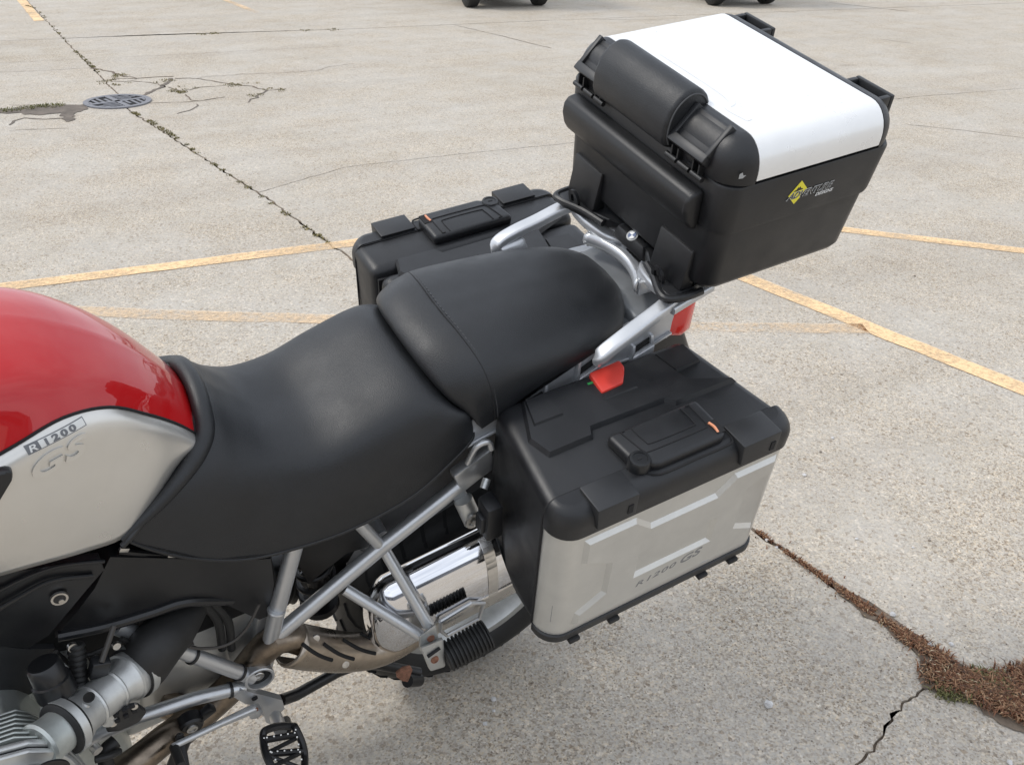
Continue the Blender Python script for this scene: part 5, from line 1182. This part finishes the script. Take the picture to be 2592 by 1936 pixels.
for y_ in (-.138, .142):
    ring_ = [V(.398 - .004 * math.sin(2 * math.pi * k / 24), y_ + .0125 * math.cos(2 * math.pi * k / 24), .932 + .0185 * math.sin(2 * math.pi * k / 24)) for k in range(25)]
    part('tie_eye', sweep(ring_, [(-.0040, -.0030), (.0040, -.0030), (.0040, .0030), (-.0040, .0030)], up=(1, 0, 0), cap=False), 'plastic', car, 40)
# tail lamp
def tl_ring(x, sw, z0, z1): return [V(x, y, z) for y, z in rrect(-sw, sw, z0, z1, .018, 5)]
lampb = part('tail_lamp', stack([tl_ring(.462, .118, .745, .806), tl_ring(.475, .120, .738, .814), tl_ring(.505, .124, .730, .824), tl_ring(.528, .118, .731, .824), tl_ring(.543, .104, .738, .818), tl_ring(.549, .075, .752, .805)]), 'red_lens', None, 40)
part('lamp_bezel', tube([V(.468, -.119, .745), V(.472, -.121, .806)], .0025, 8), 'rail_paint', lampb)
part('lamp_bulb_housing', box(.42, .468, -.10, .10, .74, .81, .01), 'plastic_grey', lampb)
part('rear_fender', hexa([V(.40, -.10, .60), V(.62, -.09, .56), V(.62, .09, .56), V(.40, .10, .60), V(.40, -.10, .74), V(.54, -.09, .73), V(.54, .09, .73), V(.40, .10, .74)], .015, 3), 'plastic_smooth')

# ================================================================== golf carts at the far edge of the lot
def cart(pa, pb, label, body_col):
    """pa, pb: ground contact of the two near wheels"""
    a = Gs(*pa); b = Gs(*pb); ax = (b - a); tw = ax.length; ax.normalize(); fw = Vector((-ax.y, ax.x)); c = (a + b) / 2
    o3 = MB @ CAM_LOC
    if fw.dot(c - Vector((o3.x, o3.y))) < 0: fw = -fw
    M = Matrix(((ax.x, fw.x, 0, c.x), (ax.y, fw.y, 0, c.y), (0, 0, 1, 0), (0, 0, 0, 1)))
    r = root('golf_cart', label, 'golf cart', (0, 0, 0), M, 'golf carts at the far edge')
    h = tw / 2; R = .23
    for x in (-h, h):
        for y in (0, 1.68):
            s = 1 if x > 0 else -1
            w = obj('wheel', lathe((x - .10, y, R), (1, 0, 0), [(0, .10), (.0, .19), (.02, .222), (.05, R), (.15, R), (.18, .222), (.20, .19), (.20, .10)], 32), 'rubber', r)
            obj('rim', lathe((x + s * .088, y, R), (s, 0, 0), [(0, .13), (.012, .125), (.006, .10), (.016, .05), (.016, 0)], 24), 'bolt_steel', w)
    obj('chassis', box(-h + .13, h - .13, -.30, 2.0, .20, .32, .03), 'black_metal', r)
    obj('rear_body', box(-h - .06, h + .06, -.34, .55, .42, .80, .08, 3), body_col, r)
    obj('floor', box(-h - .04, h + .04, .55, 1.30, .30, .36, .02), 'black_metal', r)
    obj('front_cowl', hexa([V(-h - .05, 1.28, .32), V(h + .05, 1.28, .32), V(h - .05, 2.15, .34), V(-h + .05, 2.15, .34), V(-h, 1.42, 1.0), V(h, 1.42, 1.0), V(h - .12, 1.85, .80), V(-h + .12, 1.85, .80)], .06, 3), body_col, r)
    obj('seat', box(-h + .02, h - .02, .10, .62, .80, .92, .05, 3), 'cart_seat', r)
    obj('backrest', box(-h + .02, h - .02, -.02, .10, .95, 1.30, .05, 3), 'cart_seat', r)
    for x in (-h + .02, h - .02):
        for y0, y1 in ((.0, .05), (1.62, 1.40)): obj('roof_post', tube([V(x, y0, .70), V(x, y1, 1.84)], .018, 10), 'black_metal', r)
    obj('roof', box(-h - .08, h + .08, -.25, 1.75, 1.83, 1.90, .03, 3), body_col, r)
    obj('steering_wheel', lathe((-.25, 1.22, 1.02), (0, -.8, .6), [(0, .16), (.012, .172), (.024, .16), (.012, .148)], 24, ring=True), 'black_metal', r)
    obj('rear_bumper', tube([V(-h + .15, -.36, .40), V(h - .15, -.36, .40)], .03, 10), 'black_metal', r)
    return r
cart((1191, 19), (1362, 14), 'pale golf cart cut off by the top edge, left of the two', 'cart_body')
cart((1806, 14), (1936, 10), 'pale golf cart cut off by the top edge, behind the top case', 'cart_body')

# ================================================================== front half of the motorcycle (outside the picture)
FX = V(-1.40, 0, .195)
fw_ = part('front_wheel', lathe(FX, (0, 1, 0), [(-.04, .252), (-.04, .235), (-.02, .225), (.02, .225), (.04, .235), (.04, .252), (.02, .24), (-.02, .24)], 56, ring=True), 'cast_alu')
part('tyre', lathe(FX, (0, 1, 0), [(-.042, .255), (-.053, .275), (-.052, .298), (-.038, .315), (0, .322), (.038, .315), (.052, .298), (.053, .275), (.042, .255)], 64, ring=True), 'rubber', fw_)
for k in range(5):
    a = 2 * math.pi * k / 5; d = V(math.cos(a), 0, math.sin(a)); part('spoke', tube([FX + d * .03, FX + d * .23], .012, 10), 'cast_alu', fw_)
part('hub', lathe(FX, (0, 1, 0), [(-.07, 0), (-.07, .03), (.07, .03), (.07, 0)], 20), 'cast_alu', fw_)
for y_ in (-.10, .10):
    part('fork_leg', tube([V(-1.40, y_, .20), V(-1.30, y_, .55), V(-1.14, y_, 1.08)], .024, 16), 'black_metal')
    part('brake_disc', lathe(FX + V(0, y_ * .62, 0), (0, 1, 0), [(-.0025, .155), (.0025, .155), (.0025, .10), (-.0025, .10)], 40, ring=True), 'satin_steel', fw_)
part('front_fender', skin_grid([[FX + V(math.cos(t) * .345, y_, math.sin(t) * .345) for t in [math.radians(20 + 120 * k / 14) for k in range(15)]] for y_ in (-.07, -.035, 0, .035, .07)]), 'red_paint').modifiers.new('thickness', 'SOLIDIFY').thickness = .004
part('beak', hexa([V(-1.58, -.04, .80), V(-1.15, -.10, .86), V(-1.15, .10, .86), V(-1.58, .04, .80), V(-1.56, -.03, .825), V(-1.15, -.09, .97), V(-1.15, .09, .97), V(-1.56, .03, .825)], .012, 3), 'red_paint')
part('headlight', lathe(V(-1.20, -.02, 1.03), (-1, 0, .1), [(-.10, .04), (0, .085), (.03, .09), (.04, .08), (.045, 0)], 30), 'chrome')
part('windscreen', hexa([V(-1.20, -.13, 1.10), V(-1.17, -.13, 1.10), V(-1.17, .13, 1.10), V(-1.20, .13, 1.10), V(-1.06, -.10, 1.36), V(-1.054, -.10, 1.36), V(-1.054, .10, 1.36), V(-1.06, .10, 1.36)], .001), 'plastic_smooth')
hb_ = part('handlebar', tube(cr([V(-.86, -.42, 1.20), V(-.92, -.30, 1.215), V(-1.02, -.14, 1.20), V(-1.05, 0, 1.18), V(-1.02, .14, 1.20), V(-.92, .30, 1.215), V(-.86, .42, 1.20)], 6), .013, 12), 'black_metal')
for sg in (-1, 1): part('grip', tube([V(-.92, .31 * sg, 1.215), V(-.86, .42 * sg, 1.20)], .018, 12), 'rubber', hb_)
part('frame_spine', tube([V(-1.12, 0, 1.0), V(-.85, 0, .70), V(-.70, 0, .55)], .035, 14), 'silver_paint')
part('front_frame', tube([V(-1.14, -.05, .92), V(-1.0, -.12, .55), V(-.95, -.12, .35)], .018, 12), 'silver_paint'); part('front_frame', tube([V(-1.14, .05, .92), V(-1.0, .12, .55), V(-.95, .12, .35)], .018, 12), 'silver_paint')

# ================================================================== invented, unseen low shop building, added to darken the horizon in reflections
o3 = MB @ CAM_LOC; fwd = MB.to_3x3() @ (RC @ V(0, 0, -1)); fw2 = Vector((fwd.x, fwd.y)).normalized(); rt2 = Vector((fw2.y, -fw2.x)); bc = Vector((o3.x, o3.y)) - fw2 * 26
BMx = Matrix(((rt2.x, fw2.x, 0, bc.x), (rt2.y, fw2.y, 0, bc.y), (0, 0, 1, 0), (0, 0, 0, 1)))
node_mat('siding', (.20, .21, .23), .7, grain=(.12, 2)); node_mat('roof_metal', (.12, .13, .15), .6, grain=(.1, 3)); node_mat('backdrop_glass', (.02, .025, .03), .1)
backdrop = root('backdrop_building', 'unseen invented grey shop building standing behind the photographer', 'building', (0, 0, 0), BMx)
obj('wall', box(-32, 32, -12, 0, 0, 4.2), 'siding', backdrop)
obj('roof', hexa([V(-32.6, -12.6, 4.2), V(32.6, -12.6, 4.2), V(32.6, .6, 4.2), V(-32.6, .6, 4.2), V(-32.6, -7, 6.2), V(32.6, -7, 6.2), V(32.6, -5, 6.2), V(-32.6, -5, 6.2)]), 'roof_metal', backdrop)
for k in range(7):
    x = -27 + k * 9
    w = obj('window', box(x - 1.6, x + 1.6, .0, .06, 1.0, 2.8), 'siding', backdrop); obj('pane', box(x - 1.45, x + 1.45, .03, .075, 1.15, 2.65), 'backdrop_glass', w)
for x in (-13.5, 4.5):
    d = obj('door', box(x - .55, x + .55, .0, .08, .02, 2.15), 'roof_metal', backdrop); obj('handle', box(x + .38, x + .42, .08, .14, 1.0, 1.25), 'bolt_steel', d)
